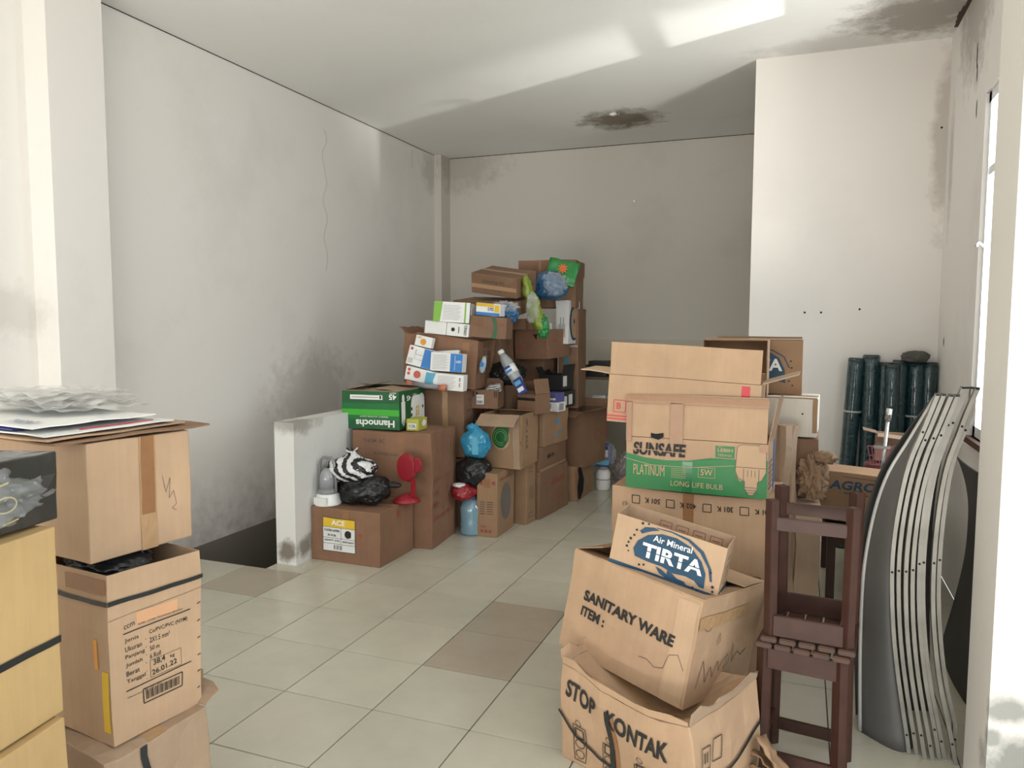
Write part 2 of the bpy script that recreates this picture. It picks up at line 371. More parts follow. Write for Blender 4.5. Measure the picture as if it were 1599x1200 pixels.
    def flap(s, edge, L, ang, mat=None, curl=0.0, inset=0.004, cut=0.0, name='flap', jag=0.0):
        """hinged at a top edge; 0 folded in, 90 straight up, 180 folded out"""
        a = R(ang); n = 8; m = 3; w, d, h = s.w, s.d, s.h; bm = bmesh.new()
        span = w if edge in 'fb' else d
        rows = []
        for j in range(m+1):
            row = []
            for i in range(n+1):
                t = inset+(span-2*inset)*i/n; q = L*j/m
                if cut: t = inset+cut*j/m + (span-2*inset-2*cut*j/m)*i/n
                if jag and j == m: q += jag*noise.noise(Vector((i*1.3, s.seed.x, 0)))
                ci, cu_ = q*cos(a)+0.0, q*sin(a); cu_ -= curl*(q/L)**2
                if edge == 'f': p = s.deform((-w+t, 0, h)) + Vector((0, ci, cu_))
                elif edge == 'b': p = s.deform((-w+t, d, h)) + Vector((0, -ci, cu_))
                elif edge == 'r': p = s.deform((0, t, h)) + Vector((-ci, 0, cu_))
                else: p = s.deform((-w, t, h)) + Vector((ci, 0, cu_))
                p.z += 0.0025; row.append(bm.verts.new(p))
            rows.append(row)
        for j in range(m):
            for i in range(n): bm.faces.new((rows[j][i], rows[j][i+1], rows[j+1][i+1], rows[j+1][i]))
        o = from_bm(name, bm, mat or s.tone, s.root); k = o.modifiers.new('t', 'SOLIDIFY'); k.thickness = 0.0035; k.offset = 0
        return o
def disc(cx, cy, r, n=18, ry=None): return [(cx+r*cos(2*pi*i/n), cy+(ry or r)*sin(2*pi*i/n)) for i in range(n)]
def rect(a, b_, c, d): return [(a, b_), (c, b_), (c, d), (a, d)]
def ring(cx, cy, r, wd, n=20, a0=0, a1=360, ry=None):
    P = [(cx+r*cos(R(a0+(a1-a0)*i/n)), cy+(ry or r)*sin(R(a0+(a1-a0)*i/n))) for i in range(n+1)]
    return [(P[i], P[i+1], wd) for i in range(n)]
def frame(a, b_, c, d, wd): return [((a, b_), (c, b_), wd), ((c, b_), (c, d), wd), ((c, d), (a, d), wd), ((a, d), (a, b_), wd)]
def path(P, wd): return [(P[i], P[i+1], wd) for i in range(len(P)-1)]

def bagmesh(name, mat, parent, c, r, amp=0.25, seed=0, freq=2.2, knot=None, sub=5, flat=0.0):
    """crumpled plastic bag: an egg with ridged creases"""
    bm = bmesh.new(); bmesh.ops.create_icosphere(bm, subdivisions=sub, radius=1.0)
    sv = Vector((seed*3.1, seed*1.7, seed*.9))
    for v in bm.verts:
        p = v.co.normalized()
        n = noise.noise(p*freq+sv); ri = abs(noise.noise(p*freq*2.4+sv*2)); ri2 = abs(noise.noise(p*freq*5+sv))
        r3 = abs(noise.noise(p*freq*9+sv*3)); cz = max(0, 1-ri*5)**1.5; c2 = max(0, 1-ri2*5)**1.5; c3 = max(0, 1-r3*4)
        k = 1+amp*n*0.9-amp*0.42*cz-amp*0.26*c2-amp*0.10*c3
        q = Vector((p.x*r[0], p.y*r[1], p.z*r[2]))*k
        if knot and p.z > 0.55:
            t = (p.z-0.55)/0.45; q.x *= 1-0.75*t; q.y *= 1-0.75*t; q.z += knot*t*t
        lim = -r[2]*0.85
        if q.z < lim: q.z = lim
        v.co = Vector(c)+q+Vector((0, 0, -r[2]*0.15 if False else 0))
    return from_bm(name, bm, mat, parent, True)
def bag(name, label, loc, r, mat, amp=0.25, seed=1, knot=None, cat='bag', freq=2.2, sub=5, extra=None):
    """loc = where its underside rests"""
    t = thing(name, label, cat, loc)
    bagmesh('film', mat, t, (0, 0, r[2]*0.85), r, amp, seed, freq, knot, sub)
    return t
def sheetmesh(name, mat, parent, x0, x1, y0, y1, z, amp=0.01, n=12, thick=0.003, seed=0, freq=5, smooth=True):
    bm = bmesh.new()
    vs = [[bm.verts.new((x0+(x1-x0)*i/n, y0+(y1-y0)*j/n, z+amp*noise.noise(Vector((i/n*freq, j/n*freq, seed))))) for j in range(n+1)] for i in range(n+1)]
    for i in range(n):
        for j in range(n): bm.faces.new((vs[i][j], vs[i+1][j], vs[i+1][j+1], vs[i][j+1]))
    o = from_bm(name, bm, mat, parent, smooth); k = o.modifiers.new('t', 'SOLIDIFY'); k.thickness = thick; k.offset = 0
    return o
#SETTING
XL, XR, YF, YB, H = -1.761, 2.665, -4.0, 5.44, 3.194
def struct(name, mat, boxes, parent=None):
    bm = bmesh.new()
    for b_ in boxes: bmbox(bm, *b_)
    o = from_bm(name, bm, mat, parent)
    if parent is None: o['kind'] = 'structure'
    return o
PX0, PX1 = -1.06, -0.92
fl = struct('floor', m_grout, [(XL, XR, YF, 1.6, -0.15, -0.004), (PX0, XR, 1.6, YB, -0.15, -0.004), (XL, PX0, 4.6, YB, -0.15, -0.004)])
# floor tiles, 40 cm, each its own piece
bm = bmesh.new(); bmbox(bm, 0.0021, 0.3979, 0.0021, 0.3979, -0.008, 0.0, bev=0.0012)
me_t = bpy.data.meshes.new('tile'); bm.to_mesh(me_t); bm.free()
me_t.materials.append(m_tile)
me_tb = me_t.copy(); me_tb.materials.clear(); me_tb.materials.append(m_tileb)
def cut_tile(x0, x1, y0, y1):
    bm = bmesh.new(); bmbox(bm, x0, x1, y0, y1, -0.008, 0.0, bev=0.0012); me = bpy.data.meshes.new('tile'); bm.to_mesh(me); bm.free(); me.materials.append(m_tile); return me
for j in range(-5, 7):
    for i in range(-10, 14):
        x0, y0 = j*0.4, i*0.4; x1, y1 = x0+0.4, y0+0.4
        cx0, cx1, cy1 = max(x0, XL), min(x1, XR), min(y1, YB)
        if y0 >= 1.59 and y0 < 4.5:
            if x1 <= PX0+0.01: continue
            cx0 = max(cx0, PX0)
        if cx1-cx0 < 0.02 or cy1-y0 < 0.02: continue
        if cx0 == x0 and cx1 == x1 and cy1 == y1:
            brown = (j, i) in ((1, 3), (1, 2), (-3, 3))
            o = bpy.data.objects.new('tile', me_tb if brown else me_t); C.objects.link(o); o.location = (x0, y0, 0); o.parent = fl
            if brown: o['label'] = 'brownish floor tile'
        else:
            o = bpy.data.objects.new('tile', cut_tile(cx0+.0015, cx1-.0015, y0+.0015, cy1-.0015)); C.objects.link(o); o.parent = fl
T = 0.14
wl = struct('wall_left', m_wl, [(XL-T, XL, YF, YB+T, 0.0, H)])
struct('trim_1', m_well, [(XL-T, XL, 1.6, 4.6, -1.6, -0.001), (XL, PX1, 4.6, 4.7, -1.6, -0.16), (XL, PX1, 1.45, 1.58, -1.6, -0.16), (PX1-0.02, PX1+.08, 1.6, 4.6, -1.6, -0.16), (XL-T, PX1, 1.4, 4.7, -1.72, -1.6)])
wb = struct('wall_back', m_wb, [(XL, XR+T, YB, YB+T, 0, H)])
# lower, slightly proud and greener band of the back wall
m_band = plaster('lower wall paint', (0.60, 0.56, 0.47, 1), dirt=0.3)
struct('trim_2', m_band, [(-1.5, XR, YB-0.03, YB, 0, 1.295)])
struct('ceiling', m_ceil, [(XL-T, XR+T, YF, YB+T, H, H+0.12)])
struct('wall_offset', m_ws, [(1.53, XR, 3.41, 3.55, 0, H)])
# right wall with the window opening
wy0, wy1, wz0, wz1 = 1.60, 2.36, 0.90, 2.57
wr = struct('wall_right', m_wr, [(XR, XR+T, 0.2, wy0, 0, H), (XR, XR+T, YF, 0.2, 2.75, H), (XR, XR+T, wy1, YB+T, 0, H), (XR, XR+T, wy0, wy1, 0, wz0), (XR, XR+T, wy0, wy1, wz1, H)])
# front of the room behind the camera: lintel over the open shop front
struct('wall_front', m_ws, [(XL, XR, YF-0.14, YF, 2.75, H)])
# pillars
struct('pillar_1', m_wl, [(XL, -1.604, 0.759, 1.082, 0, H)])
struct('pillar_2', m_wb, [(XL, -1.68, 5.23, YB, 0, H)])
struct('pillar_3', m_pil, [(2.40, XR, 0.455, 0.745, 0, H)])
struct('parapet', m_par, [(PX0, PX1, 1.705, 4.6, 0, 0.862)])
struct('ceiling_joint', m_hole, [(XL, -1.757, 1.1, YB, H-.004, H), (XL, 1.53, YB-.004, YB, H-.005, H)])
# hairline cracks in the left wall
bm = bmesh.new()
def crack(pts, wd):
    for a, b_ in zip(pts, pts[1:]): beam(bm, a, b_, wd, 0.0012)
py = 3.28; P = []
for k in range(26): P.append((XL, py+0.03*noise.noise(Vector((k*.35, 0, 0)))+0.02*sin(k*.9), 3.0-k*0.045))
crack(P, 0.0035)
P = [(XL, 4.75+0.02*noise.noise(Vector((k*.5, 3, 0))), 3.15-k*0.03) for k in range(7)]; crack(P, 0.003)
from_bm('crack', bm, plain('crack shade', (0.30, 0.27, 0.23, 1), 0.9), wl)
# broken ceiling edge along the right wall
bm = bmesh.new()
for k in range(26):
    y = 1.2+k*0.078; w_ = 0.02+0.06*abs(noise.noise(Vector((k*.8, 1, 0))))*(1 if k < 20 else .4)
    bmbox(bm, XR-w_, XR, y, y+0.085, H-0.0035, H+0.001)
bm2 = from_bm('damaged_ceiling_edge', bm, plain('dark rot', (0.07, 0.055, 0.04, 1), 0.95)); bm2['kind'] = 'structure'
bm = bmesh.new()
for (y, z, hh) in ((2.62, 2.83, .07), (2.60, 2.74, .05), (2.57, 2.55, .05), (3.2, 1.35, .03)): 
    bmesh.ops.create_icosphere(bm, subdivisions=2, radius=1, matrix=Matrix.Translation((XR, y, z)) @ Matrix.Diagonal((0.003, 0.006, hh, 1)))
for (x, z) in ((1.88, 1.53), (1.98, 1.53), (2.21, 1.55), (2.63, 2.66)):
    bmesh.ops.create_icosphere(bm, subdivisions=2, radius=1, matrix=Matrix.Translation((x, 3.41, z)) @ Matrix.Diagonal((0.007, 0.003, 0.007, 1)))
o = from_bm('wall_hole', bm, m_hole, wr)
boxobj('wall_hook', m_metal, 0.30, 0.315, YB-.02, YB, 2.63, 2.65, wb)

# window
win = thing('window_1', 'tall narrow white framed window in the right wall', None, (XR+0.045, (wy0+wy1)/2, wz0)); win['kind'] = 'structure'; del win['label']
hw = (wy1-wy0)/2; hh = wz1-wz0
boxobj('window_frame', m_frame, -.03, .03, hw-.05, hw, 0, hh, win); boxobj('window_frame', m_frame, -.03, .03, -hw, -hw+.05, 0, hh, win)
boxobj('window_frame', m_frame, -.03, .03, -hw, hw, hh-.05, hh, win); boxobj('window_frame', m_frame, -.03, .03, -hw, hw, 0, .05, win)
boxobj('window_bar', m_frame, -.025, .025, -hw, hw, hh-.40, hh-.36, win)
boxobj('window_pane', m_glass, -.002, .002, -hw+.05, hw-.05, .05, hh-.40, win); boxobj('window_pane', m_glass, -.002, .002, -hw+.05, hw-.05, hh-.36, hh-.05, win)
boxobj('window_sill', m_wood2, -.07, .02, -hw, hw, -.03, 0.0, win)
bm = bmesh.new(); tube(bm, [(-.03, .02+hw-.07, .93), (-.06, hw-.07, .95), (-.075, hw-.12, .93)], .008); from_bm('window_latch', bm, m_metal, win, True)
struct('forecourt', m_ground, [(-14, 16, -24, YF, -0.2, -0.02), (XR, 16, YF, 0.2, -0.2, -0.02)])
struct('side_yard', m_ground, [(XR+T+.02, 16, 0.2, 14, -0.2, -0.02)])

# recessed ceiling lamp
t = thing('downlight', 'small round recessed downlight in the stained patch of ceiling', 'light', (0.346, 4.333, H))
lathe('trim_ring', [(0.055, 0.0), (0.06, -0.006), (0.045, -0.008), (0.042, 0.0)], m_metal, t)
lathe('bulb', [(0.034, -0.001), (0.03, -0.012), (0.015, -0.018), (0.002, -0.02)], m_white, t)
#OBJECTS
# ---------------------------------------------------------------- left pile, bottom rows
b = Box('cardboard_box', 'wide low brown cardboard box with a yellow and white printed label, against the parapet', 'box', (-0.428, 1.853, 0), 0, 0.488, 0.405, 0.331, K_RED, seed=1, amp=0.005)
b.patch('f', 0.225, 0.27, 0.27, 0.329, m_tape); b.patch('f', 0.085, 0.065, 0.315, 0.272, m_paper, 'label', 0.0016)
b.patch('f', 0.085, 0.215, 0.315, 0.272, m_yel, 'print', 0.0026)
b.draw('f', [], m_white, 'lettering', 0.0036, text=[('ACE', 0.145, 0.228, 0.10, 0.032, 0, 0.03)])
b.draw('f', [rect(0.245, .16, .285, .195), disc(.262, .178, .024)], m_ink, 'lettering', 0.0030, text=[
    ('FLOATING LANTERN', .097, .188, .105, .014, 0, .03), ('NY-10 USA', .12, .158, .06, .014, 0, .03), ('QUANTITY : 24 PCS', .095, .126, .11, .012, 0, .03), ('EXPORT QUALITY', .222, .124, .085, .012, 0, .03)],
    strips=frame(.086, .067, .314, .271, .003)+[((.087, .148), (.313, .148), .002), ((.087, .113), (.313, .113), .002), ((.212, .113), (.212, .213), .002), ((.087, .214), (.313, .214), .002)]
    + [((.165+k*.008, .078), (.165+k*.008, .106), .002+.003*(k % 3 == 0)) for k in range(8)])
b.draw('f', [[(.335, .19), (.365, .19), (.352, .155)], ], m_redf, 'print', text=[('FRAGILE', .33, .125, .05, .008)])
b.draw('r', [rect(.2, .26, .235, .3)], m_redf, 'print')

b = Box('cardboard_box', 'tall brown cardboard box with faded red handwriting, standing behind the yellow-labelled box', 'box', (-0.308, 2.285, 0), 4, 0.56, 0.42, 0.75, K_RED, seed=2, amp=0.007)
b.patch('f', .33, .56, .365, .748, m_tape); b.patch('r', .06, .5, .095, .74, m_tape); b.patch('r', .2, .56, .225, .748, m_tape); b.patch('r', .33, .54, .35, .7, m_tape)
b.draw('f', [], m_pen, 'lettering', text=[('THOM  BC', .08, .675, .15, .026, 1, .01), ('BUNGKUSAN', .16, .60, .17, .020, -2, .005)])
b.draw('r', [], m_redf, 'lettering', text=[('QTY   1  PCS', .03, .42, .28, .035, 0, .01), ('GW    .    K', .03, .34, .26, .035, 0, .01), ('NW    .    K', .03, .26, .26, .035, 0, .01), ('MEAS  31 X 40 X', .03, .17, .33, .030, 2, .01)], strips=frame(.10, .60, .27, .70, .004))

b = Box('lamp_carton', 'glossy green lamp carton with upside-down lettering, on top of the tall brown box', 'carton', (-0.555, 2.315, 0.758), 5, 0.409, 0.43, 0.25, m_dgreen, closed=False, amp=0.003, seed=3)
b.patch('f', 0, .0, .409, .25, m_dgreen, 'front_panel', .0012); b.patch('f', .0, .06, .409, .17, m_green, 'print', .0022)
b.patch('f', .0, .09, .409, .13, plain('light green print', (0.05, 0.40, 0.03, 1), .4), 'print', .003)
b.draw('f', [], m_white, 'lettering', .0042, text=[('Hannochs', .375, .062, .275, .046, 180, .03), ('PERFECT ACTION LIGHT', .33, .088, .20, .009, 180), ('45', .392, .232, .055, .036, 180, .03), ('WATT', .392, .246, .05, .011, 180, .01)])
b.patch('f', .06, .195, .29, .225, m_white, 'print', .0035); b.draw('f', [rect(.27, .2, .282, .222)], m_ink, 'print', .0045, strips=[((.07, .21), (.26, .21), .003)])
b.draw('r', [rect(.18, .01, .42, .15), disc(.30, .15, .12, 14, .06), disc(.24, .17, .05, 10, .04), disc(.37, .175, .05, 10, .04)], m_white, 'print', .002)
b.draw('r', [disc(.055, .20, .02, 10, .03), rect(.025, .04, .085, .18), disc(.055, .04, .02, 10, .02)], m_white, 'print', .0028)
b.draw('r', [], m_white, 'lettering', .003, text=[('45', .18, .215, .07, .035, 180, .03), ('WATT', .28, .222, .07, .02, 180, .01)])
b.draw('r', [disc(.19, .12, .012), disc(.19, .08, .012), disc(.39, .12, .012)], m_dgreen, 'print', .0032); b.draw('r', [], m_yel, 'lettering', .0034, text=[('15', .32, .135, .06, .07, 180, .04)])
b.flap('b', .2, 8, K_GREY); b.flap('f', .19, 4, K_GREY, curl=.01); b.flap('l', .16, 12, K_GREY); b.flap('r', .16, 7, K_GREY)

b = Box('bulb_carton', 'small yellow-green bulb carton in front of the green lamp carton', 'carton', (-0.437, 2.445-.09, 0.753), 4.9, 0.085, 0.15, 0.078, plain('olive yellow print', (0.42, 0.42, 0.06, 1), .5), amp=0.0, seed=4)
b.patch('f', .012, .014, .072, .05, m_paper, 'label', .0012); b.draw('f', [], m_ink, 'lettering', .002, text=[('15 DSL', .018, .022, .048, .02, 0, .02)])
b.draw('r', [disc(.09, .045, .035, 12, .022)], m_white, 'print')

t = thing('lantern', 'grey handheld lantern with a looped handle, on the yellow-labelled box beside the parapet', 'lantern', (-0.845, 1.93, 0.334))
lathe('base', [(0.082, 0), (0.085, 0.01), (0.078, 0.025), (0.07, 0.06), (0.06, 0.07)], m_white, t)
lathe('collar', [(0.06, 0.068), (0.062, 0.085), (0.05, 0.10)], m_greyp, t)
lathe('lamp_tube', [(0.05, 0.095), (0.048, 0.17), (0.04, 0.20), (0.02, 0.225)], plain('smoky shade', (0.30, 0.31, 0.32, 1), .1, coat=1), t)
bm = bmesh.new(); tube(bm, [(-.062, 0, .08), (-.057, 0, .2), (-.048, 0, .27), (-.03, 0, .29), (.03, 0, .29), (.048, 0, .27), (.057, 0, .2), (.062, 0, .08)], .009, 8); from_bm('handle', bm, m_greyp, t, True)
boxobj('label', m_paper, -.045, .045, -.083, -.072, .012, .055, t)

t = bag('black_plastic_bag', 'slumped black plastic bag on the yellow-labelled box', (-0.665, 2.05, 0.334), (0.185, 0.13, 0.10), m_blackbag, .2, 3)
bagmesh('tied_end', m_blackbag, t, (.20, .03, .12), (.055, .03, .022), .25, 5, sub=3)
# striped bag: stripes are part of its printed film
m_zebra, nt, b_ = newmat('zebra striped film'); b_.inputs['Roughness'].default_value = .3
tc = nd(nt, 'ShaderNodeTexCoord'); mp = nd(nt, 'ShaderNodeMapping'); mp.inputs['Rotation'].default_value = (0, .75, .25); nt.links.new(tc.outputs['Object'], mp.inputs['Vector'])
wv = nd(nt, 'ShaderNodeTexWave', Scale=6.2, Distortion=1.6, Detail=1.0); wv.inputs['Detail Scale'].default_value = 2.2; nt.links.new(mp.outputs[0], wv.inputs['Vector'])
cr = nd(nt, 'ShaderNodeValToRGB'); cr.color_ramp.elements[0].position = .46; cr.color_ramp.elements[1].position = .52
cr.color_ramp.elements[0].color = (.015, .015, .016, 1); cr.color_ramp.elements[1].color = (.72, .72, .72, 1)
nt.links.new(wv.outputs['Fac'], cr.inputs[0]); nt.links.new(cr.outputs[0], b_.inputs['Base Color'])
t = thing('striped_plastic_bag', 'knotted black and white striped plastic bag lying on the black bag', 'bag', (-0.73, 2.03, 0.475))
bagmesh('film', m_zebra, t, (0, 0, .075), (.165, .12, .088), .16, 9, 2.2, .02)
bm = bmesh.new()
for k in range(6):
    a = k*pi/3; tube(bm, [(0, 0, .15), (.018*cos(a), .018*sin(a), .175), (.04*cos(a), .04*sin(a), .19+.01*(k % 2))], [.012, .009, .004], 6)
from_bm('knot', bm, m_zebra, t, True)

t = thing('toy_fan', 'translucent red toy fan shape leaning by the tall brown box', 'fan', (-0.40, 2.16, 0.334), (0, 0, -12))
def fdisc(name, c, rx, rz, th, par):
    bm = bmesh.new(); bmesh.ops.create_cone(bm, cap_ends=True, segments=28, radius1=1, radius2=.92, depth=1)
    for v in bm.verts: v.co = Vector((c[0]+v.co.x*rx, c[1]-v.co.z*th, c[2]+v.co.y*rz))
    return from_bm(name, bm, m_redp, par)
fdisc('fan_head', (-.025, 0, .215), .075, .092, .02, t); fdisc('fan_head', (.045, .012, .235), .045, .05, .02, t)
boxobj('fan_neck', m_redp, .012, .045, -.008, .012, .03, .15, t, .005)
lathe('fan_base', [(.085, 0), (.085, .012), (.06, .03), (.03, .045), (.02, .05)], m_redp, t, loc=(-.02, .0, 0))

# second row
b = Box('cardboard_box', 'brown cardboard box with small printing, below the burst carton of lamp packs', 'box', (-0.345, 2.86, 0.50), 5, 0.52, 0.42, 0.475, K_BRN, seed=5, amp=.007)
b.patch('f', .36, .2, .40, .47, m_tape2); b.patch('r', .26, .2, .29, .235, m_paper, 'label'); b.draw('r', [], m_pen, 'lettering', text=[('FRAGILE', .08, .40, .10, .02), ('KIPAS', .06, .32, .09, .018), ('N.W', .07, .24, .05, .018)])
b.draw('r', ring(.03, .3, .02, .004) and [], m_pen, 'print', strips=ring(-.02+.12, .24, .13, .004, 14, -40, 75))
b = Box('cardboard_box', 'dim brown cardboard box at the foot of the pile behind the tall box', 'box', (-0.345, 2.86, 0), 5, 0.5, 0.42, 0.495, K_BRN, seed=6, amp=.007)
b = Box('cardboard_box', 'large torn brown carton with rows of symbols on its side, holding up the lamp packs', 'box', (-0.283, 2.885, 0.985), 5, 0.54, 0.38, 0.352, K_RED, tilt=(-1.7, 5), seed=8, amp=.012, taper=.04)
sym = []
for r_ in range(5):
    for c_ in range(2):
        u, v = .14+c_*.09, .30-r_*.055; sym += frame(u, v, u+.035, v+.03, .006) if r_ % 2 == 0 else [((u, v+.01), (u+.05, v+.01), .012), ((u, v+.028), (u+.05, v+.028), .008)]
b.draw('r', [], m_pen, 'print', strips=sym); b.draw('f', [], m_pen, 'print', strips=[((.38, .15+k*.012), (.46, .15+k*.012), .004) for k in range(3)])
b.patch('f', .43, .02, .48, .33, m_tape)
b.flap('f', .10, -35, K_RED, .03, jag=.05); b.flap('l', .08, 130, K_RED, .02, jag=.05)

def lamppack(name, label, loc, yaw, w, d, h, base, extra, tilt=(0, 0), group=None, cat='carton'):
    b = Box(name, label, cat, loc, yaw, w, d, h, base, tilt=tilt, amp=0.0, group=group); b.body.name = 'carton'; extra(b); return b
def px1(b):
    b.draw('f', [rect(b.w*.62, 0.002, b.w, b.h*.98)], m_bblue, 'print'); b.draw('f', [disc(b.w*.42, b.h*.5, b.h*.22)], m_white, 'print')
    b.draw('f', [disc(b.w*.12, b.h*.85, .010), ], m_red, 'print'); b.draw('f', [], m_pen, 'lettering', strips=[((b.w*.3, b.h*.35), (b.w*.3, b.h*.85), .003), ((b.w*.3, b.h*.6), (b.w*.6, b.h*.6), .003), ((b.w*.3, b.h*.35), (b.w*.6, b.h*.35), .003)]+[((b.w*.05, b.h*(.12+.07*k)), (b.w*.25, b.h*(.12+.07*k)), .0025) for k in range(4)])
def px2(b):
    b.draw('f', [rect(b.w*.62, .001, b.w*.995, b.h*.98)], m_bblue, 'print'); b.draw('f', [], m_grey, 'lettering', strips=[((b.w*.06, b.h*(.12+.075*k)), (b.w*(.5+.06*(k % 2)), b.h*(.12+.075*k)), .0022) for k in range(11)])
    b.draw('f', [rect(b.w*.76, b.h*.1, b.w*.77, b.h*.9)], m_white, 'print', .0026); b.draw('f', [], m_white, 'lettering', .0026, text=[('LED', b.w*.80, b.h*.5, b.w*.16, b.h*.12, 0, .02)])
def px3(b):
    b.draw('f', [disc(b.w*.5, b.h*.45, b.h*.30)], m_orange, 'print'); b.draw('f', [], m_orange, 'lettering', text=[('LED', b.w*.1, b.h*.72, b.w*.25, b.h*.18, 0, .02)])
def px4(b):
    b.draw('f', [disc(b.w*.42, b.h*.55, b.h*.28), disc(b.w*.12, b.h*.5, b.h*.12), disc(b.w*.12, b.h*.8, b.h*.12)], plain('coral print', (.55, .12, .07, 1), .5), 'print'); b.draw('f', [rect(b.w*.72, .001, b.w, b.h*.9)], m_cyan, 'print')
def px5(b):
    b.draw('f', [[(0.001, .001), (b.w*.12, .001), (b.w*.06, b.h*.5), (b.w*.14, b.h*.98), (.001, b.h*.98)]], m_cyan, 'print'); b.draw('f', [], m_grey, 'lettering', strips=[((b.w*.2, b.h*(.12+.09*k)), (b.w*(.68+.04*(k % 3)), b.h*(.12+.09*k)), .002) for k in range(9)])
    b.draw('f', [], m_ink, 'lettering', text=[('45 W', b.w*.86, b.h*.85, b.h*.6, b.w*.05, -90, .02)])
y_ = 2.735
lamppack('lamp_carton', 'white and blue lamp carton with a drawn lamp, among the small packs', (-0.547, y_, 1.128), 8, .185, .09, .135, m_white, px1, (-4, 14))
lamppack('lamp_carton', 'pale lamp carton with coral printing, lower left of the small packs on the pile', (-0.520, y_-.02, 1.02), 8, .21, .09, .095, m_white, px4, (0, 12))
lamppack('lamp_carton', 'white lamp carton with text lines and a bright blue end, among the leaning packs', (-0.300, y_, 1.115), 6, .235, .09, .128, m_white, px2, (-3, 3))
lamppack('lamp_carton', 'white lamp carton with text lines and pale blue edge, lowest of the small packs', (-0.285, y_-.02, 0.985), 6, .235, .09, .112, m_white, px5, (0, 4))
lamppack('lamp_carton', 'smallest white pack with an orange blob, topmost of the leaning lamp cartons', (-0.555, y_+.03, 1.275), 6, .125, .06, .075, m_white, px3, (-4, 12))
t = thing('paper_roll', 'thin pale rolled paper lying over the torn carton', 'roll', (-0.46, 2.82, 1.235), (0, 0, 4)); tubeobj('roll', [(-.10, 0, .0), (.10, 0, .012)], .021, m_paper, t, 14); tubeobj('core', [(.09, 0, .0115), (.102, 0, .0118)], .012, m_grey, t)
t = thing('flashlight', 'grey and copper coloured torch lying below the lamp packs', 'torch', (-0.52, 2.66, 1.0), (0, 0, 4)); tubeobj('barrel', [(-.12, 0, .03), (.08, 0, .015)], .018, m_greyp, t, 14); tubeobj('head', [(-.12, 0, .03), (-.16, 0, .033)], [.02, .026], plain('copper', (.5, .17, .09, 1), .35), t, 14); tubeobj('tail', [(.08, 0, .015), (.13, 0, .01)], [.02, .026], plain('copper', (.5, .17, .09, 1), .35), t, 14)

def pg(b):
    b.draw('f', [[(.001, .001), (.05, .001), (.065, b.h*.99), (.001, b.h*.99)], rect(b.w*.86, .001, b.w*.9, b.h*.99)], m_lgreen, 'print'); b.draw('f', [], m_grey, 'lettering', strips=[((b.w*.27, b.h*(.15+.075*k)), (b.w*(.7+.03*(k % 3)), b.h*(.15+.075*k)), .0022) for k in range(10)])
    b.draw('r', [rect(.001, .001, .02, b.h*.99)], m_green, 'print')
lamppack('lamp_carton', 'white lamp carton with lime green ends, above the two white bulb packs', (-0.325, 2.91, 1.452), 10, .265, .15, .145, m_white, pg, (-4, 3))
def pw(b):
    b.draw('f', [disc(b.w*.3, b.h*.5, .014), rect(b.w*.55, b.h*.25, b.w*.58, b.h*.75)], m_ink, 'print'); b.draw('f', [], m_ink, 'lettering', text=[('TORNADO', b.w*.80, b.h*.92, b.h*.8, .022, -90, .02)]); b.draw('r', [rect(.02, .02, .05, .03), rect(.02, .05, .05, .06), rect(.08, .02, .12, .03), rect(.08, .05, .12, .06)], m_navy2, 'print')
lamppack('lamp_carton', 'white bulb pack with black sideways lettering, under the lime-ended carton', (-0.33, 2.90, 1.353), 5, .165, .13, .092, m_white, pw, (-1, 5))
lamppack('lamp_carton', 'plain white bulb pack at the outer end of its row, above the torn carton', (-0.497, 2.887, 1.368), 5, .165, .13, .092, m_white, lambda b: None, (-1, 5))
def p12(b):
    b.draw('f', [rect(.001, b.h*.72, b.w*.75, b.h*.99), rect(b.w*.78, b.h*.3, b.w*.98, b.h*.9)], m_yel, 'print'); b.draw('f', [rect(.001, .001, b.w, b.h*.25)], m_bblue, 'print'); b.draw('f', [], m_ink, 'lettering', text=[('12 PCS', b.w*.5, b.h*.4, b.w*.24, b.h*.28, 0, .03)])
lamppack('lamp_carton', 'flat yellow, white and blue pack marked 12, beside the lime-ended carton', (-0.115, 2.96, 1.50), 3, .18, .14, .085, m_white, p12, (0, 5))
b = Box('cardboard_box', 'small brown box with a dark green curved stripe, under the pack marked 12', 'box', (-0.07, 2.96, 1.34), 8, .27, .2, .15, K_BRN, tilt=(0, 4), seed=9)
b.draw('f', [[(.165, .002), (.20, .002), (.205, .075), (.19, .145), (.16, .145), (.185, .075)]], m_dgreen, 'print'); b.draw('f', [], m_redf, 'lettering', text=[('MUSIM', .21, .09, .04, .02, 0, .02), ('SPIRAL', .03, .08, .07, .016)])
b = bag('crumpled_plastic', 'crumpled blue and silver plastic wrapper stuffed beside the pack marked 12', (-0.11, 3.12, 1.46), (.075, .05, .075), m_bluebag2, .4, 11, freq=3.5)
bagmesh('silver_film', m_clear, b, (-.02, -.03, .11), (.1, .04, .04), .5, 4, 4)

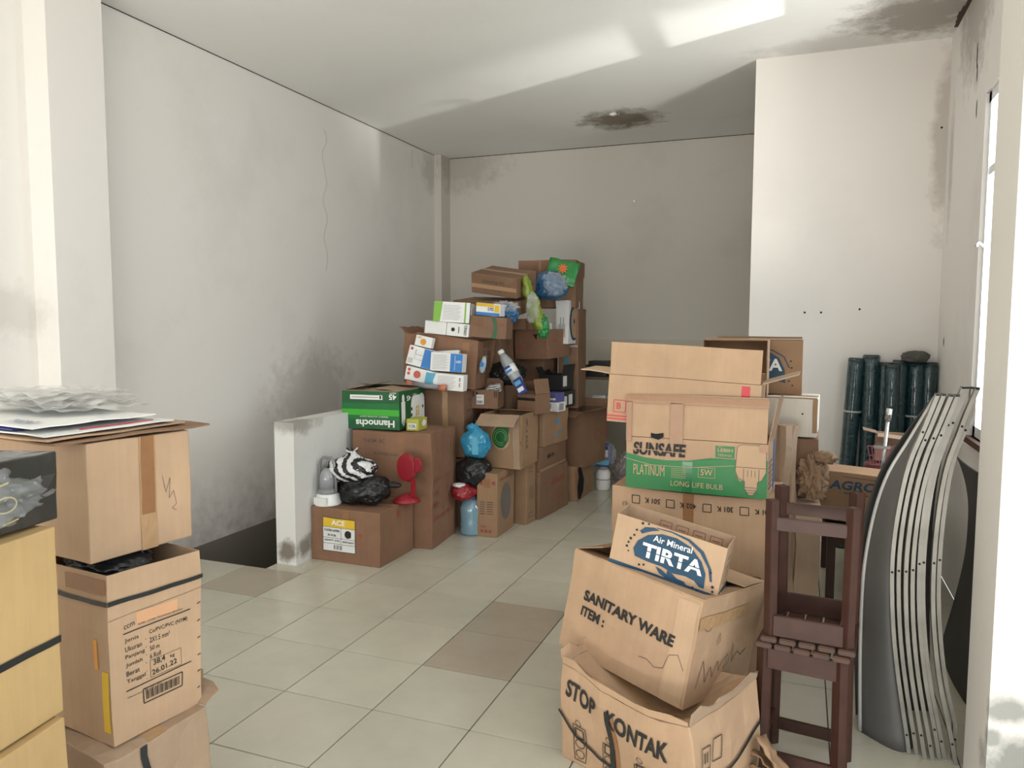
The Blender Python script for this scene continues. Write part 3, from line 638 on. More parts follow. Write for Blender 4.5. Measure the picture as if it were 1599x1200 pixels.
# hidden supports that show in the gaps
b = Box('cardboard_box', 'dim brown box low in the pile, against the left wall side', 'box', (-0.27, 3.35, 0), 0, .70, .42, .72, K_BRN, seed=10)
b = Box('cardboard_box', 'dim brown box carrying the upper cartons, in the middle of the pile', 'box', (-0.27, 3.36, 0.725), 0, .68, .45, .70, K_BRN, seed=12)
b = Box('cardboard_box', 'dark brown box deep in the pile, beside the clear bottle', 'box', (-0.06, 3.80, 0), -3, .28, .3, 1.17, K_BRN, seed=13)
b = Box('cardboard_box', 'brown box with a torn hole and red stamp, high up behind the bottle', 'box', (0.035, 3.56, 1.178), -14, .29, .36, .225, K_RED, tilt=(2, -2), seed=14, amp=.01)
b.draw('f', [[(.17, .19), (.21, .195), (.195, .15)]], m_hole, 'tear'); b.draw('f', [disc(.05, .1, .02)], m_redf, 'print', text=[('ULTRA', .04, .17, .08, .015), ('FIRE', .10, .10, .05, .02)]); b.draw('r', [], m_redf, 'lettering', text=[('AFFIX', .08, .13, .08, .02), ('12', .1, .06, .05, .03)])
b = Box('cardboard_box', 'wide brown carton with a sagging top, under the topmost flat box', 'box', (-0.115, 3.23, 1.50), -6, .52, .34, .105, K_BRN, tilt=(8, 2.3), seed=15, amp=.008)
b = Box('cardboard_box', 'small brown box wedged right under the sagging carton', 'box', (-0.075, 3.40, 1.405), -2, .22, .3, .085, K_BRN, seed=16)
b = Box('cardboard_box', 'flat brown box with hand lettering, topmost at the front of the pile', 'box', (-0.105, 3.27, 1.632), -6, .385, .32, .15, K_BRN, tilt=(13.6, 8.3), seed=17, amp=.003)
b.draw('f', [], m_pen, 'lettering', text=[('Jumping 00', .09, .085, .19, .028, 0, .01), ('no. hitung', .10, .03, .16, .012)]); b.patch('f', .0, .045, .385, .075, m_tape2); b.draw('r', [rect(.13, .05, .15, .11)], m_ink, 'print')
b = Box('cardboard_box', 'brown carton with a deep lid, highest at the back of the pile', 'box', (0.18, 3.86, 1.58), 8, .47, .42, .375, K_BRN, seed=18, amp=.005)
b.patch('r', -.003, .255, .424, .377, K_RED, 'lid', .006); b.patch('f', -.003, .255, .474, .377, K_RED, 'lid', .006)
b.patch('f', .17, .27, .185, .375, m_tape, 'tape', .008); b.patch('f', .33, .27, .345, .375, m_tape, 'tape', .008)
b = Box('cardboard_box', 'dark brown carton under the lidded carton', 'box', (0.17, 3.98, 0.76), 4, .165, .3, .815, K_BRN, seed=19); b.root['label'] = 'dark brown carton with teal tape, under the lidded carton at the back'
b.patch('f', .05, .34, .085, .49, plain('teal tape', (.02, .15, .19, 1), .4), 'tape'); b.patch('f', .005, .5, .16, .515, m_grey, 'strap')
b = Box('sanitary_carton', 'white carton with a blue oval on its side, standing high beside the lidded box', 'carton', (0.132, 3.80, 1.29), -4, .11, .26, .345, m_paper, seed=20, amp=.007)
b.draw('r', [disc(.13, .17, .11, 20, .145)], m_blue, 'print'); b.draw('r', [disc(.14, .17, .088, 20, .125)], m_tanprint, 'print', .0028); b.draw('r', [disc(.12, .18, .02)], m_blue, 'print', .0038)
b.draw('f', [], m_ink, 'lettering', strips=[((.03+.012*k, .05), (.03+.012*k, .16+.05*(k % 2)), .004) for k in range(5)])
b = Box('plastic_packet', 'upright white packet with black lettering beside the white ceramic carton', 'packet', (0.03, 3.72, 1.26), -6, .055, .04, .20, m_paper, seed=21, tilt=(0, -6)); b.draw('f', [], m_ink, 'lettering', text=[('VIBRA', .015, .19, .12, .022, -90, .03), ('|||||', .04, .06, .03, .03)])

# bags on the top of the pile
t = thing('plastic_sack', 'long lime green and yellow plastic sack draped down the pile', 'sack', (-0.01, 3.34, 1.40))
bm = bmesh.new()
n_, m_ = 26, 12
vs = [[None]*(m_+1) for _ in range(n_+1)]
for i in range(n_+1):
    for j in range(m_+1):
        tt = i/n_; a = 2*pi*j/m_; wd = .055*(0.55+.6*sin(pi*min(1, tt*1.1+.08)))
        cx_ = -.05+.13*(1-tt)**1.3; cz_ = .40*tt
        q = Vector((cx_+wd*cos(a), .035*sin(a)*(1+.3*sin(tt*9)), cz_)); nn = noise.noise_vector(q*16)*.022+noise.noise_vector(q*40)*.008
        vs[i][j] = bm.verts.new(q+nn)
for i in range(n_):
    for j in range(m_): bm.faces.new((vs[i][j], vs[i+1][j], vs[i+1][j+1], vs[i][j+1]))
from_bm('film', bm, m_greenbag, t, True)
bagmesh('bottom_fold', m_dgbag, t, (.09, -.0, .02), (.045, .035, .09), .35, 8, 3)
bagmesh('clear_window', m_clear, t, (.02, -.04, .16), (.045, .03, .12), .35, 9, 4)
t = bag('blue_plastic_bag', 'deep blue plastic bag bulging at the top of the pile', (0.02, 3.66, 1.64), (.145, .12, .115), m_bluebag2, .22, 6)
bagmesh('film_edge', m_clear, t, (.05, -.05, .11), (.10, .08, .10), .3, 7, 4)
t = thing('seed_packet', 'green printed packet with an orange flower, tucked behind the blue bag on top', 'packet', (0.10, 3.70, 1.80), (-14, 12, 6))
sheetmesh('front_film', m_dgbag, t, -.12, .10, -.02, .02, 0, .0) if False else None
bm = bmesh.new()
vs = [[bm.verts.new((-.12+.24*i/10, .012*noise.noise(Vector((i*.5, j*.5, 2)))*2, -.05+.20*j/8)) for j in range(9)] for i in range(11)]
for i in range(10):
    for j in range(8): bm.faces.new((vs[i][j], vs[i+1][j], vs[i+1][j+1], vs[i][j+1]))
o = from_bm('film', bm, m_dgbag, t, True); k = o.modifiers.new('t', 'SOLIDIFY'); k.thickness = .012
bm = bmesh.new()
for k in range(9):
    a = k*2*pi/9; bmesh.ops.create_icosphere(bm, subdivisions=1, radius=1, matrix=Matrix.Translation((.0+.022*cos(a), -.018, .08+.022*sin(a))) @ Matrix.Rotation(-a, 4, 'Y') @ Matrix.Diagonal((.022, .003, .008, 1)))
from_bm('flower_print', bm, plain('orange flower print', (.65, .16, .04, 1), .5), t)

# middle of the pile
b = Box('cardboard_box', 'small brown box with a white barcode label and papers sticking out', 'box', (-0.165, 3.05, 0.838), 7, .232, .17, .135, K_BRN, closed=False, seed=22, amp=.002)
b.patch('f', .075, .03, .13, .10, m_paper, 'label'); b.draw('f', [], m_ink, 'print', .003, strips=[((.083+.006*k, .036), (.083+.006*k, .058), .003) for k in range(7)]+[((.08, .085), (.12, .085), .002), ((.08, .077), (.11, .077), .002)])
b.draw('f', [rect(.012, .08, .02, .125), rect(.026, .08, .034, .125), rect(.048, .085, .058, .125), rect(.07, .1, .085, .118), rect(.205, .08, .212, .125), rect(.218, .08, .225, .125)], m_ink, 'print')
b.flap('b', .07, 95); b.flap('l', .05, 140)
t = thing('paper_stack', 'folded white papers sticking out of the small labelled box', 'paper', (-0.24, 3.09, 0.935), (8, -10, 15))
for k in range(4): o = sheetmesh('sheet', m_paper, t, -.06+.02*k, .09, -.03, .05, .014*k+.02, .012, 6, .002, k)
b = Box('cardboard_box', 'open brown box with raised flaps and black tape, beside the small labelled box', 'box', (0.10, 3.12, 0.80), -20, .17, .17, .14, K_BRN, closed=False, seed=23, amp=.003)
b.flap('f', .03, 120, K_DARK); b.flap('r', .11, 80); b.flap('l', .09, 70); b.patch('f', 0, .095, .17, .115, m_strap, 'strap', .003)
b.draw('f', [], m_redf, 'lettering', text=[('AIR', .02, .04, .06, .02)])
t = bag('black_plastic_bag', 'black plastic bag slumped behind the small labelled box, high in the pile', (-0.20, 3.33, 0.99), (.14, .12, .10), m_blackbag, .2, 21)
t = thing('plastic_bottle', 'clear plastic bottle with blue label lying diagonally down the pile', 'bottle', (-.03, 3.13, 1.02), (0, -32, 0))
lathe('bottle_body', [(.012, 0), (.040, .004), (.043, .03), (.040, .05), (.043, .07), (.043, .17), (.040, .19), (.028, .23), (.02, .25)], plain('frosted bottle', (.42, .44, .44, 1), .15, coat=1, alpha=.8), t, 20)
lathe('cap', [(.024, .25), (.024, .275), (.02, .28)], m_white, t, 16)
lathe('label', [(.0445, .085), (.045, .15)], m_white, t, 20)
for k, (z, c) in enumerate(((.10, m_bblue), (.13, m_navy2))): boxobj('print', c, -.03, .02, -.047, -.04, z, z+.018, t)
t = thing('blister_pack', 'blue and white blister pack at the foot of the clear bottle', 'pack', (.035, 3.04, .955), (0, -30, -10))
boxobj('card', m_navy2, -.03, .04, -.01, .01, 0, .12, t, .004); boxobj('print', m_cyan, -.02, .03, -.014, -.009, .07, .10, t); boxobj('print', m_white, -.02, .03, -.014, -.009, .02, .05, t)
t = thing('blister_pack', 'light blue crinkled pack beside the torn carton', 'pack', (-.25, 2.95, 1.10), (0, 14, 0)); bagmesh('film', plain('pale blue film', (.35, .45, .5, 1), .25), t, (0, 0, .06), (.025, .02, .065), .3, 2, 4, sub=3); boxobj('print', m_bblue, -.012, .012, -.025, -.015, .05, .08, t)

# green circle box
b = Box('cardboard_box', 'open brown box with a green circle print and a folded-out front flap', 'box', (0.075, 2.875, 0.445), -1, .305, .34, .37, K_MID, closed=False, seed=24, amp=.006)
b.draw('f', [rect(.13, .22, .225, .34)], m_dgreen, 'print'); b.draw('f', [disc(.16, .215, .075, 24, .085)], m_tanprint, 'print', .0026)
b.draw('f', [disc(.16, .215, .066, 24, .076)], m_dgreen, 'print', .0032); b.draw('f', [], m_lgreen, 'print', .004, strips=ring(.16, .215, .04, .004)+ring(.16, .215, .055, .003))
b.patch('r', .0, 0, .04, .37, m_tape2); b.patch('f', .255, .0, .303, .37, K_GREY, 'worn_edge', .002); b.draw('r', [], m_pen, 'lettering', text=[('ISI 4 PCS', .11, .33, .2, .03, -90)])
b.flap('f', .12, 205, K_GREY, .02); b.flap('b', .12, 6)
# front row on floor
b = Box('fan_carton', 'narrow upright carton with red stamps, on the floor before the pile', 'box', (-0.02, 2.69, 0), 1.1, .149, .335, .438, K_MID, seed=25, amp=.003)
b.draw('f', [rect(.02, .355, .045, .385), rect(.11, .36, .135, .385), rect(.03, .03, .05, .05), rect(.06, .03, .08, .05), rect(.09, .03, .11, .05)], m_redf, 'print', text=[('BMB', .03, .062, .04, .015)])
b.draw('f', [], m_pen, 'lettering', strips=[((.025, .24-k*.016), (.06, .24-k*.016), .005) for k in range(6)]+[((.075, .24-k*.016), (.12, .24-k*.016), .005) for k in range(6)]); b.patch('f', .05, .34, .10, .40, m_tape)
b.draw('r', [disc(.17, .22, .10, 24, .13)], plain('faded grey print', (.16, .15, .13, 1), .7), 'print'); b.draw('r', [], m_redf, 'lettering', .003, text=[('KIPAS ANGIN', .05, .38, .2, .02)], strips=ring(.17, .22, .07, .004, ry=.09))
b = Box('fan_carton', 'narrow carton with vertical printing, second from the front of the pile on the floor', 'box', (0.05, 3.075, 0), -7, .16, .15, .435, K_MID, seed=26, amp=.003)
b.draw('r', [], m_pen, 'lettering', strips=[((.05+.02*k, .18), (.05+.02*k, .28), .004) for k in range(4)]+frame(.04, .38, .09, .41, .004)+frame(.03, .05, .10, .08, .004))
b = Box('fan_carton', 'upright carton with a red word on its long side, standing on the floor', 'box', (0.092, 3.245, 0), -5.9, .22, .539, .355, K_BRN, seed=27, amp=.004)
b.draw('r', [], m_redf, 'lettering', text=[('Image', .25, .20, .22, .075, 3, .02)], strips=[((.22, .16), (.47, .175), .006), ((.22, .13), (.40, .142), .006), ((.22, .10), (.44, .114), .006)]); b.draw('r', [disc(.225, .23, .02)], m_redf, 'print')
b = Box('fan_carton', 'brown carton wrapped in clear film with black lettering, lying on the red-word carton', 'box', (0.095, 3.25, 0.356), -3.7, .22, .54, .183, K_BRN, seed=28, amp=.004)
b.draw('r', [], m_ink, 'lettering', text=[('NEYON', .13, .08, .14, .03, 2, .03)]); b.patch('r', .0, .0, .54, .02, m_tape2)
b = Box('fan_carton', 'greyish brown carton with faint blue print, topmost of its stack of three', 'box', (0.115, 3.28, 0.54), -6, .22, .45, .25, K_MID, seed=29, amp=.008)
b.draw('r', [[(.20, .05), (.34, .08), (.33, .10), (.19, .07)], disc(.25, .17, .04, 14, .03)], plain('faint blue print', (.16, .25, .32, 1), .7), 'print')
t = bag('plastic_wrapper', 'crumpled clear wrapper on the topmost carton of the three', (0.09, 3.33, 0.80), (.12, .07, .03), m_clear, .4, 14, freq=3.5, cat='wrapper'); bagmesh('contents', plain('white parts', (.6, .6, .58, 1), .4), t, (-.06, -.01, .028), (.05, .03, .02), .4, 15, 4, sub=3); boxobj('print', m_bblue, -.10, -.07, -.05, -.045, .02, .04, t)
b = Box('cardboard_box', 'small torn brown box with a black hole on its side, last on the floor row', 'box', (0.192, 3.90, 0), -2.4, .25, .465, .286, K_MID, seed=30, amp=.012)
b.draw('r', [[(.02, .02), (.10, .01), (.17, .06), (.20, .15), (.15, .24), (.08, .28), (.03, .26), (.06, .2), (.02, .12)]], m_hole, 'tear'); b.patch('f', .235, 0, .25, .28, m_tape)
b = Box('cardboard_box', 'open brown box with spread flaps and a round red mark, ending the pile', 'box', (0.235, 3.90, 0.288), -14, .27, .40, .455, K_BRN, closed=False, seed=31, amp=.007)
b.draw('r', [], m_redf, 'print', strips=ring(.24, .24, .045, .006)+[((.20, .24), (.28, .24), .006), ((.30, .24), (.36, .25), .008)]); b.flap('f', .11, 195, None, .01); b.flap('r', .12, 165, None, .01); b.flap('b', .12, 150); b.flap('l', .1, 20)
b.patch('r', .38, .2, .4, .45, m_redf, 'tape')
t = bag('blue_plastic_bag', 'bright blue knotted plastic bag hanging against the green circle box', (-0.19, 2.72, 0.54), (.105, .09, .115), m_bluebag, .14, 5, .02)
bagmesh('knot', m_bluebag, t, (-.03, 0, .20), (.04, .02, .03), .4, 6, 4, sub=3); boxobj('label', m_cyan, .005, .05, -.085, -.07, .03, .15, t, .004)
t = bag('black_plastic_bag', 'black plastic bag squeezed under the bright blue bag', (-0.215, 2.75, 0.33), (.125, .11, .125), m_blackbag, .2, 31)
t = thing('red_plastic_bag', 'red plastic bag under the black bag, beside the narrow carton', 'bag', (-0.255, 2.66, 0.255)); bagmesh('film', m_redp, t, (0, 0, .05), (.085, .09, .06), .2, 12); bagmesh('white_film', m_white, t, (-.02, -.02, .10), (.05, .05, .015), .3, 13, sub=3)
t = thing('water_jug', 'blue translucent plastic jug on the floor between two cartons', 'jug', (-0.228, 2.73, 0))
lathe('jug_body', [(.02, 0), (.075, .004), (.08, .02), (.076, .06), (.08, .075), (.076, .09), (.08, .16), (.08, .19), (.06, .235), (.03, .25)], m_clearb, t, 24); lathe('jug_neck', [(.03, .25), (.03, .262), (.026, .264)], m_clearb, t, 16)

# dark things beyond the pile
b = Box('carton_tray', 'black open carton with a white label, in the shade behind the pile', 'carton', (0.13, 3.66, 0.93), -8, .20, .22, .12, m_strap, closed=False, seed=40, amp=.002); b.patch('r', .02, .03, .09, .11, m_paper, 'label'); b.flap('r', .08, 100, m_strap); b.flap('l', .06, 120, m_strap)
b = Box('carton_tray', 'lower black carton with two white labels, beneath the black open carton', 'carton', (0.14, 3.65, 0.793), -8, .20, .24, .13, m_strap, seed=41, amp=.002); b.patch('r', .02, .02, .08, .09, m_paper, 'label'); b.patch('r', .11, .02, .18, .10, m_paper, 'label')
def pv(b): b.draw('f', [rect(.01, .015, b.w-.01, b.h*.45)], m_white, 'print'); b.draw('f', [], m_ink, 'lettering', .003, strips=[((.02, .02+.01*k), (b.w-.03, .02+.01*k), .002) for k in range(3)])
lamppack('lamp_carton', 'purple and white pack at the edge of the stacked cartons', (0.165, 3.42, 0.862), -12, .105, .12, .07, plain('violet print', (.11, .10, .30, 1), .5), pv)
def pv2(b): b.draw('f', [rect(.01, .02, b.w*.4, b.h*.8)], m_ink, 'print'); b.draw('r', [rect(.01, .01, .08, b.h*.9)], m_grey, 'print')
lamppack('lamp_carton', 'white pack with dark print, under the purple and white pack', (0.185, 3.40, 0.793), -10, .10, .12, .068, m_white, pv2)
t = thing('steel_shelf', 'low dark shelf with loose black goods, against the lower back wall', 'shelf', (0.30, 4.62, 0))
for z in (.70, .95): boxobj('shelf_board', K_DARK, -.45, .35, 0, .4, z, z+.025, t)
for x in (-.44, .33):
    for y in (.01, .37): boxobj('post', K_DARK, x, x+.025, y, y+.025, 0, 1.05, t)
for k in range(3):
    b = Box('carton', ('black carton on the dark shelf, nearest the pile', 'taller black carton in the middle of the dark shelf', 'black carton on the dark shelf, farthest from the pile')[k], 'carton', (0.02+.22*k, 4.66, 0.976), 0, .17, .2, .10+.04*(k == 1), m_strap, amp=0, seed=42+k, group='black cartons on the dark shelf')
t = thing('pipe_roll', 'white roll lying across the dark shelf', 'roll', (0.26, 4.66, .768)); tubeobj('roll', [(-.14, 0, 0), (.16, 0, 0)], .043, m_white, t, 18); tubeobj('band', [(-.02, 0, 0), (.0, 0, 0)], .0445, m_grey, t, 18)
t = thing('wrapped_pack', 'blue and white shrink-wrapped pack on top of the white canister', 'pack', (0.27, 4.44, .21)); boxobj('pack_body', m_navy2, -.075, .075, -.06, .06, 0, .2, t, .02); boxobj('print', m_white, -.06, .06, -.066, -.058, .09, .15, t); boxobj('print', m_cyan, -.07, .07, -.065, -.058, .02, .06, t); bagmesh('film', m_clear, t, (0.02, 0, .10), (.10, .08, .11), .2, 3, 4)
t = thing('canister', 'small white canister on the floor at the end of the pile', 'canister', (0.275, 4.44, 0)); lathe('canister_body', [(.05, 0), (.062, .01), (.062, .15), (.045, .18)], m_white, t, 20); lathe('cap', [(.04, .18), (.04, .205), (.03, .208)], m_grey, t, 16); lathe('band', [(.063, .09), (.063, .10)], m_grey, t, 20)
t = bag('plastic_sheet', 'heap of crumpled clear and reddish plastic sheeting on the floor by the canister', (0.45, 4.62, 0), (.12, .1, .18), plain('dusty film', (.30, .25, .24, 1), .25, coat=.5, bump=.8), .4, 17, freq=3.5, cat='sheet')
t = thing('storage_panel', 'dark blue-black board leaning on the lower back wall behind the open box', 'board', (0.62, 5.20, 0), (0, -14, 0)); boxobj('panel', plain('dark board paint', (.03, .045, .055, 1), .5), -.2, .25, 0, .02, .08, .45, t)
t = thing('door_bolt_rail', 'short brown rail fixed on the lower back wall above the dark shelf', 'rail', (0.02, YB-.032, 1.04)); boxobj('rail', K_GREY, -.12, .03, -.02, 0, 0, .015, t); lathe('rail_end', [(.012, 0), (.016, .012), (.008, .02)], m_greyp, t, 12, (.03, -.012, .0))

# ---------------------------------------------------------------- right pile
def slump(q, k):
    # bulging, burst lower box
    q.y -= .035*sin(pi*min(1, k*.9))*0.8; q.x += .03*sin(pi*k); q.z += .02*sin(q.x*9)*k
    return q
b = Box('cardboard_box', 'burst bulging box lettered STOP KONTAK, lowest under the sanitary ware box', 'box', (1.604, 0.135, 0), -27, .50, .38, .312, K_TAN, closed=True, seed=50, amp=.015, sag=.11, shape=slump)
b.draw('f', [], m_ink, 'lettering', .004, text=[('STOP', .030, .222, .135, .056, -3, .035, .25), ('KONTAK', .200, .212, .22, .056, -4, .035, .25)])
sk = []
for k in range(4):
    u = .06+.115*k; sk += frame(u, .02, u+.045, .150-.008*k, .0025)+ring(u+.022, .045, .016, .0025, 12)+ring(u+.022, .085, .016, .0025, 12)+frame(u+.008, .108, u+.036, .14, .004)+ring(u+.022, .16, .01, .002, 8)
b.draw('f', [], m_ink, 'print', .004, strips=sk); b.draw('r', [], m_ink, 'print', .004, strips=frame(.04, .18, .085, .24, .003)+[((.055, .195), (.055, .225), .005), ((.07, .195), (.07, .225), .005)]+frame(.10, .19, .14, .25, .003))
b.patch('f', .20, 0, .235, .25, m_tape, 'tape', .003); b.patch('f', .205, .0, .222, .26, m_strap, 'strap', .007)
P = [(.0, .17), (.07, .11), (.16, .075), (.30, .06), (.42, .07), (.5, .085)]
b.draw('f', [], m_strap, 'strap', .007, strips=path(P, .011)); b.draw('r', [], m_strap, 'strap', .007, strips=path([(0, .085), (.15, .14), (.38, .20)], .011))
b.flap('f', .02, 80, K_TAN, -.0, jag=.025); b.flap('l', .04, 105, K_TAN, jag=.05); b.flap('r', .035, 100, K_GREY, jag=.05)
t = thing('torn_cardboard', 'crumpled torn cardboard strips beside the burst box', 'cardboard', (1.80, 0.36, 0))
for k in range(4):
    o = sheetmesh('scrap', K_MID, t, -.035, .035, -.07, .07, 0, .02, 8, .003, k*3, 4); o.rotation_euler = (.5*(k-1.5), .9-.2*k, .4*k); o.location = (.01*k, .0, .05+.03*k)

b = Box('cardboard_box', 'large worn box lettered SANITARY WARE, tilted on the burst box', 'box', (1.56, 0.331, 0.25), -24, .51, .42, .355, K_TAN, tilt=(-5.5, 6.7), closed=False, seed=51, amp=.008, sag=.045)
b.draw('f', [], m_ink, 'lettering', .003, text=[('SANITARY WARE', .075, .195, .36, .040, -3, .045), ('ITEM :', .075, .138, .105, .036, -3, .04)])
b.draw('f', [], m_pen, 'scuff', .003, strips=path([(.33, .10), (.36, .105), (.39, .09), (.42, .10), (.43, .15), (.46, .16), (.49, .12)], .0018))
b.draw('r', [], m_pen, 'lettering', .003, strips=path([(.05, .06), (.07, .15), (.09, .10), (.10, .07), (.12, .12), (.14, .08), (.16, .13), (.18, .09), (.19, .12), (.22, .14), (.21, .09), (.24, .10), (.25, .17), (.27, .10), (.30, .13), (.33, .11), (.36, .13)], .0025)+ring(.06, .27, .022, .002)+ring(.06, .27, .008, .003, 8)+path([(.13, .20), (.14, .23), (.15, .20), (.13, .19)], .002))
b.patch('f', .425, .0, .50, .34, K_LIGHT, 'worn_edge', .0015)
b.flap('f', .17, -2, K_TAN, .03); b.flap('b', .17, 10, K_TAN, .02); b.flap('l', .12, 20, K_MID, 0, jag=.02); b.flap('r', .15, -8, K_TAN, .05, jag=.02)
b.patch('r', .0, .26, .30, .30, m_tape2, 'tape', .004)

b = Box('water_carton', 'open tilted carton with a navy wave emblem, resting on the sanitary ware box', 'carton', (1.636, 0.460, 0.566), -6, .37, .125, .185, K_LIGHT, tilt=(3, 11), closed=False, seed=52, amp=.0015)
fw_, fh_ = .37, .192
b.patch('f', 0, 0, .37, .022, m_blue, 'print', .0015)
b.patch('r', 0, 0, .125, .022, m_blue, 'print', .0015)
b.draw('f', [[(.085, .06), (.075, .085), (.085, .115), (.115, .145), (.16, .163), (.21, .165), (.26, .15), (.30, .115), (.32, .08), (.325, .03), (.31, .03), (.29, .045), (.26, .05), (.22, .045), (.18, .055), (.13, .055)]], m_blue, 'emblem', .002)
arc1 = [(.10+.21*(1-cos(R(a)))/1.0*.55+.0, .145+.038*sin(R(a))) for a in range(0, 91, 15)]
b.draw('f', [[(.085, .15), (.10, .168), (.13, .176), (.15, .172), (.125, .162), (.105, .150), (.095, .143)]], m_blue, 'emblem', .002)
b.draw('f', [[(.135, .178), (.19, .182), (.25, .176), (.30, .15), (.335, .10), (.345, .06), (.338, .06), (.325, .10), (.29, .142), (.245, .168), (.19, .178), (.14, .176)]], m_blue, 'emblem', .002)
b.draw('f', [[(.16, .048), (.175, .03), (.21, .018), (.25, .014), (.27, .02), (.26, .03), (.235, .032), (.215, .045), (.20, .05), (.20, .035), (.18, .045)]], m_blue, 'emblem', .002)
b.draw('f', [disc(x, y, r_, 10) for x, y, r_ in ((.07, .13, .004), (.06, .115, .005), (.055, .10, .004), (.052, .085, .0045), (.06, .07, .003), (.075, .15, .004), (.09, .178, .0045), (.11, .188-.006, .0035), (.35, .045, .005), (.353, .03, .004), (.345, .018, .004), (.335, .09, .004), (.29, .02, .005), (.305, .015, .004), (.12, .04, .004), (.105, .035, .004), (.28, .008+.006, .003))], m_ink, 'print', .002)
b.draw('f', [], m_white, 'lettering', .0036, text=[('Air Mineral', .135, .131, .13, .022, 0, .01), ('TIRTA', .105, .068, .205, .050, 0, .035)])
b.draw('f', [], m_blue, 'lettering', .0044, strips=[((.11, .091), (.305, .091), .003)])
b.draw('r', [], m_pen, 'lettering', .002, strips=ring(.075, .06, .022, .003)+[((.04, .10), (.11, .10), .003), ((.05, .13), (.10, .13), .003)])
bs = []
for k in range(4):
    u = .12+.058*k; bs += frame(u, .12, u+.04, .165, .002)+[((u+.008, .13+.01*j), (u+.032, .13+.01*j), .003) for j in range(3)]
b.draw('i', [], m_redf, 'print', .002, strips=bs)

b = Box('cardboard_box', 'tall tan box with upside-down model checkboxes, carrying the green lettered bulb box', 'box', (1.79, 0.985, 0), -3, .63, .36, .795, K_TAN, seed=53, amp=.006)
kt = []
for k, s_ in enumerate(('501 K', '402 K', '301 K', '201 K')):
    u0 = .095+.14*k; kt.append((s_, u0+.105, .760-.002*k, .062, .022, 180, .02))
b.draw('f', [], m_ink, 'lettering', .003, text=kt, strips=sum([frame(.085+.14*k, .732-.002*k, .117+.14*k, .764-.002*k, .003) for k in range(4)], [])+ring(.56, .46, .022, .003)+frame(.53, .43, .59, .49, .003))
b.draw('f', [], m_pen, 'lettering', .003, text=[('(S-', .045, .715, .03, .02)]); b.patch('f', .29, .52, .33, .795, m_tape, 'tape', .0018)

b = Box('bulb_box', 'open green and tan bulb box lettered SUNSAFE PLATINUM, with a raised taped front flap', 'box', (1.765, 0.955, 0.80), -3.3, .54, .26, .205, K_TAN, closed=False, seed=54, amp=.0012)
w_ = .54
b.draw('f', [[(0, .0), (w_, 0), (w_, .15), (.525, .12), (.50, .075), (.44, .06), (.425, .09), (.425, .142), (.33, .14), (.25, .125), (.16, .12), (.08, .125), (0, .14)]], m_green, 'print', .0016)
b.patch('f', 0, 0, .42, .118, m_green, 'print', .0018)
b.draw('f', [rect(.35, .145, .42, .19)], m_green, 'print', .0018)
b.draw('f', [[(.425, .10), (.43, .19), (.445, .20), (.525, .20), (.535, .19), (.535, .10), (.52, .07), (.505, .062), (.505, .035), (.49, .012), (.475, .012), (.46, .035), (.46, .062), (.435, .075)]], m_tanprint, 'print', .0024)
b.draw('f', [], m_pen, 'print', .0032, strips=path([(.425, .10), (.43, .19), (.445, .20), (.525, .20), (.535, .19), (.535, .10), (.52, .07), (.505, .062), (.505, .035), (.49, .012), (.475, .012), (.46, .035), (.46, .062), (.435, .075), (.425, .10)], .0016)+[((.428, .115), (.535, .115), .0018), ((.455, .11), (.455, .062), .0018), ((.51, .11), (.51, .062), .0018), ((.47, .105), (.47, .08), .0018), ((.483, .105), (.483, .08), .0018), ((.496, .105), (.496, .08), .0018), ((.46, .04), (.505, .04), .002), ((.463, .03), (.502, .03), .002), ((.467, .021), (.497, .021), .002)])
b.draw('f', [], m_ink, 'lettering', .0026, text=[('SUNSAFE', .028, .135, .21, .052, 0, .04, .1)]); b.draw('f', [], K_TAN, 'lettering', .0036, strips=[((.028, .160), (.24, .153), .003)])
b.draw('f', [], m_tanprint, 'lettering', .0030, text=[('PLATINUM', .03, .055, .125, .042, 0, .0), ('LEBIH', .358, .168, .055, .013, 0, .02), ('TERANG', .358, .150, .052, .010), ('40W', .358, .184, .02, .005), ('5W', .296, .072, .045, .024, 0, .01), ('LONG LIFE BULB', .18, .022, .20, .020)],
    strips=frame(.287, .064, .35, .102, .0015)+path([(0, .118), (.1, .098), (.25, .098), (.42, .118)], .002)+[((.18, .09-.007*k), (.24, .09-.007*k), .0012) for k in range(6)])
b.patch('f', .225, .0, .265, .12, plain('scuffed green tape', (.01, .13, .04, 1), .25, coat=.4), 'tape', .0022)
fl_ = b.flap('f', .165, 88, K_TAN, -.005)
def fpatch(u0, u1, q0, q1, mat, name='tape'):
    bm = bmesh.new(); vv = []
    for (u, q) in ((u0, q0), (u1, q0), (u1, q1), (u0, q1)): vv.append(bm.verts.new((-w_+u, -.006, .2075+q)))
    bm.faces.new(vv); return from_bm(name, bm, mat, b.root)
fpatch(.0, .54, .135, .166, m_tape); fpatch(.175, .225, -.02, .14, m_tape); fpatch(0, .022, -.02, .14, m_tape); fpatch(.51, .54, -.03, .0, m_tape)
bm = bmesh.new(); bm.faces.new([bm.verts.new((-w_+x, -.0075, .2075+y)) for x, y in ((.10, .0), (.13, -.008), (.15, .004), (.15, .02), (.12, .014), (.10, .018))]); from_bm('tear', bm, m_hole, b.root)
b.flap('r', .17, 100, K_MID, cut=.01); b.draw('r', [], m_pen, 'print', .002, strips=[((.04, .03+.02*k), (.16, .03+.02*k), .006) for k in range(6)]); b.patch('r', .2, 0, .24, .2, m_bblue, 'print', .0022)

